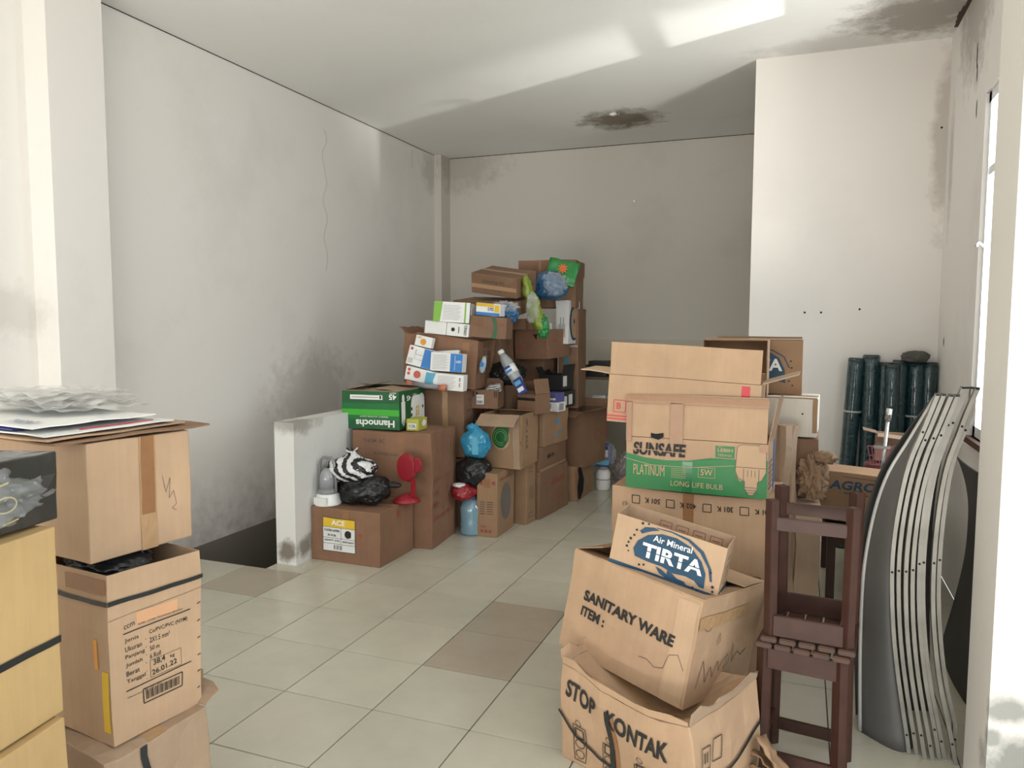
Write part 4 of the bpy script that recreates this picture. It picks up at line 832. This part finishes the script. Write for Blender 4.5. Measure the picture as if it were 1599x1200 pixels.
b = Box('cardboard_box', 'widest open tan box with a red letter B, topmost of the right pile', 'box', (1.725, 0.985, 1.035), -1, .585, .25, .19, K_TAN, tilt=(0, 2.6), closed=False, seed=55, amp=.002)
b.draw('f', [], m_red, 'lettering', .002, text=[('B', .038, .052, .018, .026, 0, .03)], strips=frame(.026, .04, .075, .088, .0035)+[((.002, .024), (.17, .024), .006), ((.002, .012), (.17, .012), .006)])
b.draw('f', [rect(.515, .085+.05, .545, .182)]+[], m_red, 'print', .002, strips=path([(.515+.012*(k % 2)+.02, .12+.004*k) for k in range(8)], .004))
b.flap('f', .128, 92, K_TAN); b.flap('b', .03, 60, K_TAN); b.flap('l', .125, 172, K_LIGHT, .01, cut=.01); b.flap('r', .135, 160, K_GREY, .0, cut=.01)

Box('cardboard_box', 'box lying on its side with a dark open mouth, behind the red letter box', 'box', (1.735, 1.64, 1.145), 0, .27, .24, .21, K_MID, tilt=(90, 0), closed=False, seed=59, amp=.002)
b = Box('cardboard_box', 'dark brown tall box behind the right pile, carrying the white-sided box', 'box', (1.95, 1.52, 0), 0, .44, .34, .955, K_BRN, seed=56, amp=.008)
b.root['label'] = 'tall dark box with torn side, under the white-sided open box'
b = Box('cardboard_box', 'open box with a whitish side and torn corner, behind the red letter box', 'box', (1.94, 1.50, 0.965), -3, .42, .30, .165, K_WHITE, seed=57, amp=.005)
b.patch('f', .40, .02, .42, .165, K_MID, 'worn_edge', .002)
b.flap('f', .06, -10, K_MID); b.draw('f', [disc(.36, .1, .004)], m_ink, 'print')
b = Box('water_carton', 'upright carton with part of a navy emblem, behind the red letter box', 'carton', (1.875, 1.67, 1.135), 0, .40, .2, .245, K_MID, closed=False, seed=58, amp=.002)
b.draw('f', [[(.14, .06), (.15, .13), (.20, .185), (.25, .195), (.30, .165), (.325, .11), (.33, .05), (.30, .06), (.2, .055)]], m_blue, 'emblem', .002)
b.draw('f', [], m_blue, 'emblem', .002, strips=path([(.2, .205), (.27, .20), (.32, .17), (.345, .12)], .005)); b.draw('f', [], m_white, 'lettering', .0036, text=[('TIRTA', .10, .105, .215, .055, 0, .03)])
b.draw('f', [disc(x, y, .004, 8) for x, y in ((.35, .15), (.355, .12), (.35, .09), (.345, .06), (.36, .04))], m_ink, 'print', .002); b.flap('b', .01, 90)

t = thing('crumpled_carton', 'crumpled upright brown carton squeezed behind the bulb box', 'carton', (1.815, 1.41, 0), (0, 0, 8))
bm = bmesh.new(); rings = []
for i in range(25):
    z = 1.03*i/24; row = []
    for k in range(16):
        a = 2*pi*k/16; rx, ry_ = (.05, .045); q = Vector((rx*cos(a), ry_*sin(a), z)); q += noise.noise_vector(Vector((cos(a)*2, sin(a)*2, z*3)))*.028; q.z = max(0.0, q.z if 0 < i < 24 else z); row.append(bm.verts.new(q))
    rings.append(row)
for i in range(24):
    for k in range(16): bm.faces.new((rings[i][k], rings[i][(k+1) % 16], rings[i+1][(k+1) % 16], rings[i+1][k]))
bm.faces.new(rings[0][::-1]); bm.faces.new(rings[-1]); from_bm('wrinkled_board', bm, K_GREY, t, False)
t = bag('brown_paper', 'crumpled dark brown paper perched on the long narrow carton', (1.925, 1.46, .712), (.062, .055, .10), m_brownpaper, .55, 19, cat='paper', freq=3.2)
bagmesh('loose_end', m_brownpaper, t, (.05, 0, .175), (.05, .035, .03), .6, 29, 3.5, sub=3)
t = thing('brown_paper_support', '', 'x') if False else None
t = thing('tall_carton', 'long narrow worn carton standing behind the two stools', 'carton', (1.93, 1.18, 0), (4, 0, 6)); 
Bx = Box('long_carton', 'long narrow worn carton standing upright behind the two stools', 'carton', (1.965, 1.39, 0), 4, .10, .12, .70, K_GREY, seed=60, amp=.007); C.objects.unlink(t); bpy.data.objects.remove(t)

# table with goods in the corner
t = thing('low_table', 'low dark wooden table behind the stools, loaded with cartons', 'table', (2.20, 1.98, 0))
boxobj('table_top', m_wood, -.20, .28, 0, .9, .445, .475, t, .004)
for x in (-.185, .235):
    for y in (.015, .84): boxobj('leg', m_wood, x, x+.04, y, y+.04, 0, .445, t, .003)
boxobj('apron', m_wood, -.145, .235, .02, .04, .37, .445, t); boxobj('apron', m_wood, -.18, -.16, .05, .84, .37, .445, t)
b = Box('fruit_carton', 'tan carton lettered AGRO in navy, on the front of the low table', 'carton', (2.265, 2.0, .477), -3, .30, .22, .245, K_MID, tilt=(0, 3), seed=61, amp=.002)
b.draw('f', [], m_blue, 'lettering', .003, text=[('AGRO', .04, .155, .215, .045, 2, .03, .15)], strips=path([(.11, .145), (.16, .138), (.22, .142)], .005)); b.draw('f', [], m_pen, 'print', .002, strips=[((.10, .222), (.25, .222), .003), ((.06, .06), (.20, .06), .008), ((.06, .04), (.20, .04), .004)]); b.draw('f', [disc(.265, .06, .012)], m_lgreen, 'print')
t = thing('scrap_paper', 'white sheets and papers heaped behind the fruit carton', 'paper', (2.35, 2.3, .478))
for k in range(4): o = sheetmesh('sheet', m_paper, t, -.11, .12, -.09, .09, .015+.025*k, .02, 8, .002, k*2, 3); o.rotation_euler = (0, 0, .5*k)
t = thing('carton_scrap', 'torn white carton pieces and a metal fitting on the floor under the table', 'scrap', (2.18, 1.72, 0))
for k, (x, y, z, rx, ry_, rz) in enumerate(((-.06, .0, .07, 70, 10, 20), (.03, .05, .1, 60, -20, -15), (.0, -.05, .04, 20, 10, 40))):
    o = sheetmesh('scrap', K_WHITE if k else m_paper, t, -.07, .07, -.06, .06, 0, .012, 6, .003, k, 2, False); o.location = (x, y, z); o.rotation_euler = (R(rx), R(ry_), R(rz))
tubeobj('fitting', [(.03, -.10, .025), (.14, -.08, .025)], [.022, .018], m_metal, t, 14)
t = thing('metal_ladle', 'grey dented metal plate and bulb lying below the crumpled paper', 'plate', (2.03, 1.75, .60), (60, 20, 10)) if False else None
# small chair on the table
t = thing('stool_chair', 'small round red-brown seat with chrome legs, among goods by the corner', 'stool', (2.33, 2.52, .477))
lathe('seat', [(.11, .19), (.125, .20), (.125, .225), (.11, .235)], plain('dull red vinyl', (.16, .05, .05, 1), .4), t, 24)
for k in range(4):
    a = pi/4+k*pi/2; tubeobj('leg', [(.08*cos(a), .08*sin(a), .195), (.13*cos(a), .13*sin(a), 0)], .009, m_metal, t)
b = Box('cardboard_box', 'torn open tan carton with flower outlines, on the small red seat', 'box', (2.45, 2.45, .715), -6, .21, .18, .14, K_GREY, tilt=(0, 3), closed=False, seed=62, amp=.008); b.flap('f', .06, 190); b.flap('l', .07, 170); b.flap('r', .06, 130); b.draw('f', [], m_redf, 'print', strips=ring(.10, .07, .03, .003)+ring(.10, .07, .012, .003)+[((.06, .07), (.14, .07), .002)])
t = thing('pink_basket', 'pink wire basket in front of the torn carton', 'basket', (2.30, 2.33, .712)) if False else thing('pink_basket', 'pink wire basket leaning before the torn carton', 'basket', (2.27, 2.41, .712))
bm = bmesh.new()
for k in range(7): x = -.05+.10*k/6; beam(bm, (x*.8, 0, 0), (x*1.2, -.01, .10), .003)
for z in (0, .05, .10): beam(bm, (-.045-.15*z, -.1*z, z), (.045+.15*z, -.1*z, z), .004)
from_bm('wire', bm, plain('pink coated wire', (.45, .12, .16, 1), .4), t)
t = thing('chrome_rod', 'upright chrome shower rod standing in the goods by the corner', 'rod', (2.265, 2.36, .478)); tubeobj('pole', [(0, 0, 0), (.035, 0, .50)], .010, m_metal, t, 12); tubeobj('fitting', [(.033, 0, .48), (.038, 0, .54)], .016, m_metal, t, 12); boxobj('bracket', m_metal, -.03, .05, -.012, .012, .33, .345, t)

# dark teal rolls in the corner
rolls = [(2.195, 1.235, -2.5, .05), (2.285, 1.255, -1, .052), (2.365, 1.21, 0, .04), (2.45, 1.225, 0.5, .046), (2.54, 1.215, 0.3, .05), (2.615, 1.215, 0, .045), (2.40, 1.20, .5, .045)]
pl = ['outermost of the dark teal wrapped rolls, leaning out from the corner', 'tallest dark teal wrapped roll, second from the free end', 'slim dark teal wrapped roll, third from the free end', 'dark teal wrapped roll in the middle of the row', 'thick glossy dark teal roll with a pale tie', 'dark teal wrapped roll tight in the wall corner', 'dark teal wrapped roll standing in the second row']
for k, (x, h_, ln, r_) in enumerate(rolls):
    y = 3.33 if k < 6 else 3.24
    t = thing('wrapped_roll', pl[k] if k else 'outermost of the dark teal wrapped rolls, leaning out from the corner', 'roll', (x - (.05 if k == 0 else 0), y, 0), (0, 2.5 if k == 0 else 0, 0), 'dark teal rolls standing in the corner')
    bm = bmesh.new(); n = 14; rg = []
    for i in range(20):
        z = h_*i/19; rr = r_*(1+.05*noise.noise(Vector((z*7, k, 0)))); rg.append([bm.verts.new((rr*(1+.06*noise.noise(Vector((a_, z*6, k))))*cos(2*pi*a_/n), rr*sin(2*pi*a_/n), z)) for a_ in range(n)])
    for i in range(19):
        for a_ in range(n): bm.faces.new((rg[i][a_], rg[i][(a_+1) % n], rg[i+1][(a_+1) % n], rg[i+1][a_]))
    bm.faces.new(rg[0][::-1]); bm.faces.new(rg[-1]); from_bm('roll', bm, m_roll, t, True)
    bm = bmesh.new(); tube(bm, [(0, 0, h_-.015), (0, 0, h_+.004)], [r_*1.05, r_*.9], 12); from_bm('end_fold', bm, m_strap, t)
    if k in (0, 4): lathe('tie', [(r_*1.06, h_*.72), (r_*1.08, h_*.72+.012)], plain('pale tie', (.4, .45, .42, 1), .4), t, 16)
t = thing('netting_bundle', 'bundle of dark netting on top of the teal rolls', 'netting', (2.53, 3.30, 1.225)); bagmesh('netting', plain('dull netting', (.10, .095, .08, 1), .9, bump=1, scale=60), t, (0, 0, .028), (.085, .06, .038), .2, 3)

# ---------------------------------------------------------------- stools, seat to seat
def make_stool(name, label, loc, rot):
    t = thing(name, label, 'stool', loc, rot, 'slatted wooden stools stacked seat to seat')
    w, d, h, L = .262, .255, .452, .030
    for sx in (-1, 1):
        for sy in (-1, 1):
            bm = bmesh.new(); beam(bm, (sx*(w/2-L/2), sy*(d/2-L/2), 0), (sx*(w/2-L/2-.004), sy*(d/2-L/2-.004), h-.018), L, L, .002); from_bm('leg', bm, m_wood, t)
    for sy in (-1, 1):
        boxobj('apron', m_wood, -w/2+L, w/2-L, sy*(d/2-.012)-.008, sy*(d/2-.012)+.008, h-.085, h-.02, t, .002); boxobj('rail', m_wood, -w/2+L, w/2-L, sy*(d/2-.015)-.008, sy*(d/2-.015)+.008, .055, .095, t, .002)
    for sx in (-1, 1):
        boxobj('apron', m_wood, sx*(w/2-.012)-.008, sx*(w/2-.012)+.008, -d/2+L, d/2-L, h-.085, h-.02, t, .002); boxobj('rail', m_wood, sx*(w/2-.015)-.008, sx*(w/2-.015)+.008, -d/2+L, d/2-L, .10, .135, t, .002)
    n = 5; sw = (w+.02)/n
    for k in range(n):
        boxobj('slat', m_wood2, -w/2-.01+k*sw+.004, -w/2-.01+(k+1)*sw-.004, -d/2-.008, d/2+.008, h-.018, h, t, .003)
    return t
make_stool('wooden_stool', 'dark red wooden slatted stool standing on the floor, lower of the two', (1.915, .585, 0), (0, 0, -8))
make_stool('wooden_stool', 'dark red wooden stool turned upside down on the other stool', (1.925, .59, .906), (180, 0, -6))

# ---------------------------------------------------------------- curved metal strips and sheets
arcA = [(2.251, 0.0), (2.242, .061), (2.21, .25), (2.188, .417), (2.176, .60), (2.178, .736), (2.193, .882), (2.214, 1.0), (2.249, 1.107), (2.286, 1.227)]
def smooth(P, n=26):
    out = []
    for i in range(n+1):
        s_ = i/n*(len(P)-1); k = min(int(s_), len(P)-2); f = s_-k
        p0, p1, p2, p3 = P[max(k-1, 0)], P[k], P[k+1], P[min(k+2, len(P)-1)]
        out.append(tuple(.5*((2*p1[c])+(-p0[c]+p2[c])*f+(2*p0[c]-5*p1[c]+4*p2[c]-p3[c])*f*f+(-p0[c]+3*p1[c]-3*p2[c]+p3[c])*f**3) for c in range(len(p1))))
    return out
arcB = [(2.41, .0), (2.385, .12), (2.347, .283), (2.322, .479), (2.315, .65), (2.321, .841), (2.339, 1.004), (2.372, 1.12), (2.388, 1.18), (2.412, 1.25)]
names = ['outermost of the eight curved metal strips, nearest the curved sheet', 'second curved metal strip in from the curved sheet', 'third curved metal strip in from the curved sheet', 'fourth curved metal strip, last of the lower-topped four', 'fifth curved metal strip, first of the higher-topped four', 'sixth curved metal strip, close against the fifth', 'seventh curved metal strip from the curved sheet', 'innermost curved metal strip, touching the pillar']
for k in range(8):
    f = k/7; f2 = (0, .145, .285, .43, .575, .67, .86, 1.0)[k]
    y = .80+.012*(k % 2)+(0 if k < 4 else .035)+(.02 if k == 7 else 0)-.06*f2
    P = [((1-f2)*a[0]+f2*b_[0]-.0, (1-f2)*a[1]+f2*b_[1]) for a, b_ in zip(arcA, arcB)]
    P = smooth(P); zt = 1.225 if k < 4 else 1.25; P = [(x, z*zt/P[-1][1]) for x, z in P]
    if k == 7: P = [(min(x, 2.385), z) for x, z in P]
    t = thing('curved_metal_strip', names[k], 'metal strip', (0, 0, 0), group='curved metal strips leaning by the pillar')
    t.location = (P[0][0], y, 0)
    bm = bmesh.new(); wd, dp = .0125, .028; rows = []
    for i, (x, z) in enumerate(P):
        a = Vector(P[max(i-1, 0)]); b_ = Vector(P[min(i+1, len(P)-1)]); tg = (b_-a).normalized(); nx, nz = tg.y, -tg.x
        X, Z = x-P[0][0], z
        # open channel: two walls and a front web
        pts = [(-wd/2, dp), (-wd/2, 0), (wd/2, 0), (wd/2, dp), (wd/2-.0022, dp), (wd/2-.0022, .0022), (-wd/2+.0022, .0022), (-wd/2+.0022, dp)]
        rows.append([bm.verts.new((X+nx*u, v, max(0, Z+nz*u))) for u, v in pts])
    for i in range(len(rows)-1):
        for j in range(8): bm.faces.new((rows[i][j], rows[i][(j+1) % 8], rows[i+1][(j+1) % 8], rows[i+1][j]))
    bm.faces.new(rows[0][::-1]); bm.faces.new(rows[-1]); from_bm('channel', bm, m_alu, t)
    for fz in (.055, .51, .89):
        i = min(range(len(P)), key=lambda i: abs(P[i][1]-fz*zt-(.012 if k > 3 else 0))); bm = bmesh.new()
        bmesh.ops.create_cone(bm, cap_ends=True, segments=12, radius1=.0038, radius2=.0038, depth=.002, matrix=Matrix.Translation((P[i][0]-P[0][0], -.0005, P[i][1])) @ Matrix.Rotation(pi/2, 4, 'X')); from_bm('bolt_hole', bm, m_hole, t)
    x, z = P[-1]; boxobj('end_cap', m_strap, x-P[0][0]-.006, x-P[0][0]+.006, 0, dp, z-.003, z+.004, t)
# big curved sheets
def ruled(name, label, A, B, mat, bulge, edge=None, rows=28, cols=12):
    t = thing(name, label, 'metal sheet', (A[0][0], A[0][1], 0)); A_, B_ = smooth(A, rows), smooth(B, rows); bm = bmesh.new(); o_ = Vector((A[0][0], A[0][1], 0))
    vs = [[bm.verts.new(Vector(a).lerp(Vector(b_), j/cols)+Vector((bulge[0], bulge[1], 0))*sin(pi*j/cols)*(1-.6*i/rows)-o_) for j in range(cols+1)] for i, (a, b_) in enumerate(zip(A_, B_))]
    for i in range(rows):
        for j in range(cols): bm.faces.new((vs[i][j], vs[i+1][j], vs[i+1][j+1], vs[i][j+1]))
    o = from_bm('sheet', bm, mat, t, True); k = o.modifiers.new('t', 'SOLIDIFY'); k.thickness = .004; k.offset = 0
    if edge: tubeobj('rolled_edge', [Vector(a)-o_+Vector((0, -.004, .004 if i == 0 else 0)) for i, a in enumerate(A_)], .007, edge, t)
    return t
A = [(2.106, .90, .0), (2.097, .90, .265), (2.095, .90, .498), (2.102, .90, .644), (2.126, .90, .811), (2.163, .90, .943), (2.224, .90, 1.067), (2.293, .90, 1.21)]
Bc = [(2.27, .86, 0), (2.215, .86, .265), (2.19, .86, .48), (2.185, .86, .65), (2.195, .86, .82), (2.22, .86, .96), (2.26, .86, 1.08), (2.30, .86, 1.215)]
ruled('curved_metal_sheet', 'curved grey sheet with a pale edge, beside the outermost strip', A, Bc, m_alud, (.03, -.075), m_alul)
A2 = [(2.10, 1.02, .0), (2.085, 1.02, .265), (2.083, 1.02, .498), (2.09, 1.02, .644), (2.115, 1.02, .811), (2.155, 1.02, .943), (2.22, 1.01, 1.067), (2.30, 1.0, 1.20)]
B2 = [(2.36, 1.15, 0), (2.35, 1.15, .265), (2.34, 1.15, .48), (2.34, 1.15, .65), (2.345, 1.15, .82), (2.36, 1.15, .96), (2.37, 1.12, 1.08), (2.375, 1.05, 1.20)]
ruled('curved_metal_sheet', 'darker curved sheet nested behind the pale-edged one', A2, B2, plain('dark sheet metal', (.05, .05, .048, 1), .6, metal=.1), (0, .02), None)
A3 = [(2.50, 1.25, .0), (2.54, 1.25, .2), (2.57, 1.25, .4), (2.575, 1.25, .6), (2.56, 1.25, .72), (2.53, 1.25, .82), (2.50, 1.25, .90)]
B3 = [(2.53, 1.95, .0), (2.57, 1.95, .2), (2.60, 1.95, .4), (2.605, 1.95, .6), (2.59, 1.95, .72), (2.56, 1.95, .82), (2.53, 1.95, .88)]
ruled('curved_metal_sheet', 'dark curved sheet standing against the right wall under the window', A3, B3, plain('dark sheet metal', (.13, .13, .125, 1), .5), (-.03, 0), None)

# ---------------------------------------------------------------- left front stacks
b = Box('cardboard_box', 'crumpled ribbed box with a grey strap, under the cable box', 'box', (0.255, -0.625, 0), -9, .42, .30, .345, K_GREY, seed=70, amp=.016)
b.patch('r', .10, .03, .118, .345, m_strap, 'strap', .004); b.flap('b', .09, 140, K_GREY, .03, jag=.07)
b = Box('cable_box', 'tan cable box with printed specification panel and black strap, open at the top', 'box', (0.231, -0.585, 0.35), -8.7, .38, .275, .452, K_LIGHT, closed=False, seed=71, amp=.005)
r_ = []; r_ += [('Cu/PVC/PVC (NYM)', .115, .262, .115, .014, 0, .004), ('2X1.5 mm²', .115, .240, .06, .014, 0, .004), ('50 m', .115, .218, .028, .012, 0, .004), ('6 Roll', .115, .196, .032, .013, 0, .004)]
for k, s_ in enumerate(('Jenis', 'Ukuran', 'Panjang', 'Jumlah', 'Berat', 'Tanggal')): r_.append((s_, .045, .262-.022*k, .011*len(s_)*.72, .013, 0, .004))
r_ += [('38,4', .125, .172, .035, .018, 3, .01), ('kg', .175, .174, .013, .012), ('26.01.22', .12, .148, .075, .015, 4, .01), ('ccm', .045, .30, .03, .010, 6), ('KABEL LISTRIK TEGANGAN RENDAH', .085, .299, .13, .005), ('Ukuran box : 38 x 30 x 37,5', .045, .112, .10, .006)]
bars = [((.098+.0048*k, .088), (.098+.0048*k, .113), (.0022, .0034, .0015)[k % 3]) for k in range(22)]
b.draw('r', [], m_ink, 'lettering', .002, text=r_, strips=[((.042, .289), (.24, .293), .003), ((.042, .134), (.24, .140), .003), ]+[((.103, .255-.022*k), (.105, .255-.022*k), .002) for k in range(6)]+frame(.115, .143, .208, .192, .001)+bars+frame(.09, .080, .21, .120, .003))
b.draw('r', [], m_pen, 'lettering', .002, strips=[((.262, .05+.05*k), (.272, .052+.05*k), .004) for k in range(6)])
b.draw('r', [rect(.08, .30, .20, .335)], plain('faded orange print', (.60, .33, .18, 1), .7), 'print', .0015)
b.patch('f', .345, .035, .375, .20, m_yel, 'print', .002); b.patch('f', .315, .2, .33, .28, m_orange, 'print', .002); b.patch('f', .20, .40, .375, .44, m_tape, 'tape', .002)
b.patch('r', -.002, .372, .277, .384, m_strap, 'strap', .004); b.patch('f', -.0, .372, .383, .384, m_strap, 'strap', .004)
b.draw('r', [], m_pen, 'fold', .0016, strips=[((0, .335), (.275, .345), .0012)])
t = thing('black_plastic_bag', 'black plastic filling the open top of the cable box', 'bag', (0.06, -.43, .73), (0, 0, -8.7)); bagmesh('film', m_blackbag, t, (0, 0, .05), (.145, .10, .045), .12, 4, 3)
b = Box('cardboard_box', 'large tan box with ribbed creases and a taped strip, upper one under the loose sheets', 'box', (0.164, -0.57, 0.822), -7.2, .50, .312, .318, K_LIGHT, seed=72, amp=.004)
b.patch('r', .145, 0, .195, .318, m_tape2, 'tape', .002); b.patch('r', .15, .1, .19, .318, m_tape, 'tape', .003); None
b.draw('r', [], m_pen, 'lettering', .0018, strips=path([(.215, .20), (.225, .15), (.24, .19), (.235, .13), (.25, .15), (.26, .11), (.245, .10), (.26, .09)], .0012))
b = Box('cardboard_box', 'yellowish plain box with a black strap, nearest stack, under the wrapped black pack', 'box', (0.403, -1.27, 0.566), 9.8, .42, .49, .432, K_YEL, seed=73, amp=.005)
b.patch('r', .0, .165, .49, .182, m_strap, 'strap', .003)
b = Box('cardboard_box', 'yellowish lower box of the nearest stack', 'box', (0.425, -1.28, 0), 9.8, .43, .49, .562, K_YEL, seed=74, amp=.005)
b = Box('wrapped_pack', 'dark printed pack in clear crinkled film, on the yellowish box', 'pack', (0.345, -1.145, 1.003), 9, .24, .40, .15, plain('black printed film', (.03, .03, .027, 1), .3, coat=.5), seed=75, amp=.008)
b.draw('r', [], plain('gold print', (.45, .36, .12, 1), .5), 'print', .003, strips=sum([ring(.06+.10*k, .06+.02*(k % 2), .028, .003, 12, ry=.016)+[((.03+.1*k, .10), (.07+.1*k, .105), .004), ((.05+.1*k, .02), (.09+.1*k, .026), .003)] for k in range(3)], []))
bagmesh('clear_film', m_clear, b.root, (-.11, .20, .075), (.15, .24, .095), .22, 6, 3)
# loose boards and sheets on the tan box
t = thing('cardboard_sheet', 'flattened brown cardboard sheet jutting out over the tan box', 'cardboard', (-.05, -.40, 1.142), (0, 0, -8)); sheetmesh('sheet', K_BRN, t, -.42, .235, -.22, .24, .006, .006, 8, .005, 1, 3, False)
t = thing('cardboard_sheet', 'tan flattened cardboard under the white printed sheet', 'cardboard', (-.05, -.40, 1.153), (0, 0, -4)); sheetmesh('sheet', K_LIGHT, t, -.42, .20, -.24, .18, .004, .004, 8, .004, 5, 3, False)
t = thing('printed_board', 'folded white printed board with black and red lettering, on top of the tan box', 'board', (-.05, -.40, 1.163), (0, 0, -6))
sheetmesh('lower_leaf', m_paper, t, -.42, .19, -.23, .15, .004, .004, 8, .004, 7, 3, False); sheetmesh('upper_leaf', m_white, t, -.42, .15, -.235, .12, .022, .006, 8, .003, 8, 3, False)
bm = bmesh.new()
for st, x, y, wd, ht, rz in (('TIARINY', -.02, -.21, .12, .04, 0), ('SANTONGANKIRMAS', .05, .0, .02, .02, 0),):
    vs_, fs_ = glyphs(st, .01); x0 = min(a[0] for a in vs_); x1 = max(a[0] for a in vs_)
    out = [bm.verts.new((x+(a[0]-x0)/(x1-x0)*wd, y+a[1]*ht*1.3, .030)) for a in vs_]
    for f in fs_:
        try: bm.faces.new([out[i] for i in f])
        except Exception: pass
from_bm('lettering', bm, m_navy2, t)
boxobj('fold', m_navy2, -.30, .06, -.232, -.05, .0125, .0155, t)
boxobj('print', m_red, .158, .166, -.12, .10, .0075, .0095, t)
t = thing('plastic_wrap', 'loose crinkled clear plastic lying on the printed board', 'plastic', (-.20, -.34, 1.195), (0, 0, -6))
for k in range(4): sheetmesh('fold', plain('milky film', (.72, .72, .70, 1), .15, alpha=.35, coat=1, bump=.3, scale=5), t, -.22, .20-.03*k, -.14, .14, .012+.013*k, .014, 40, .0008, 3+k, 6)

#END
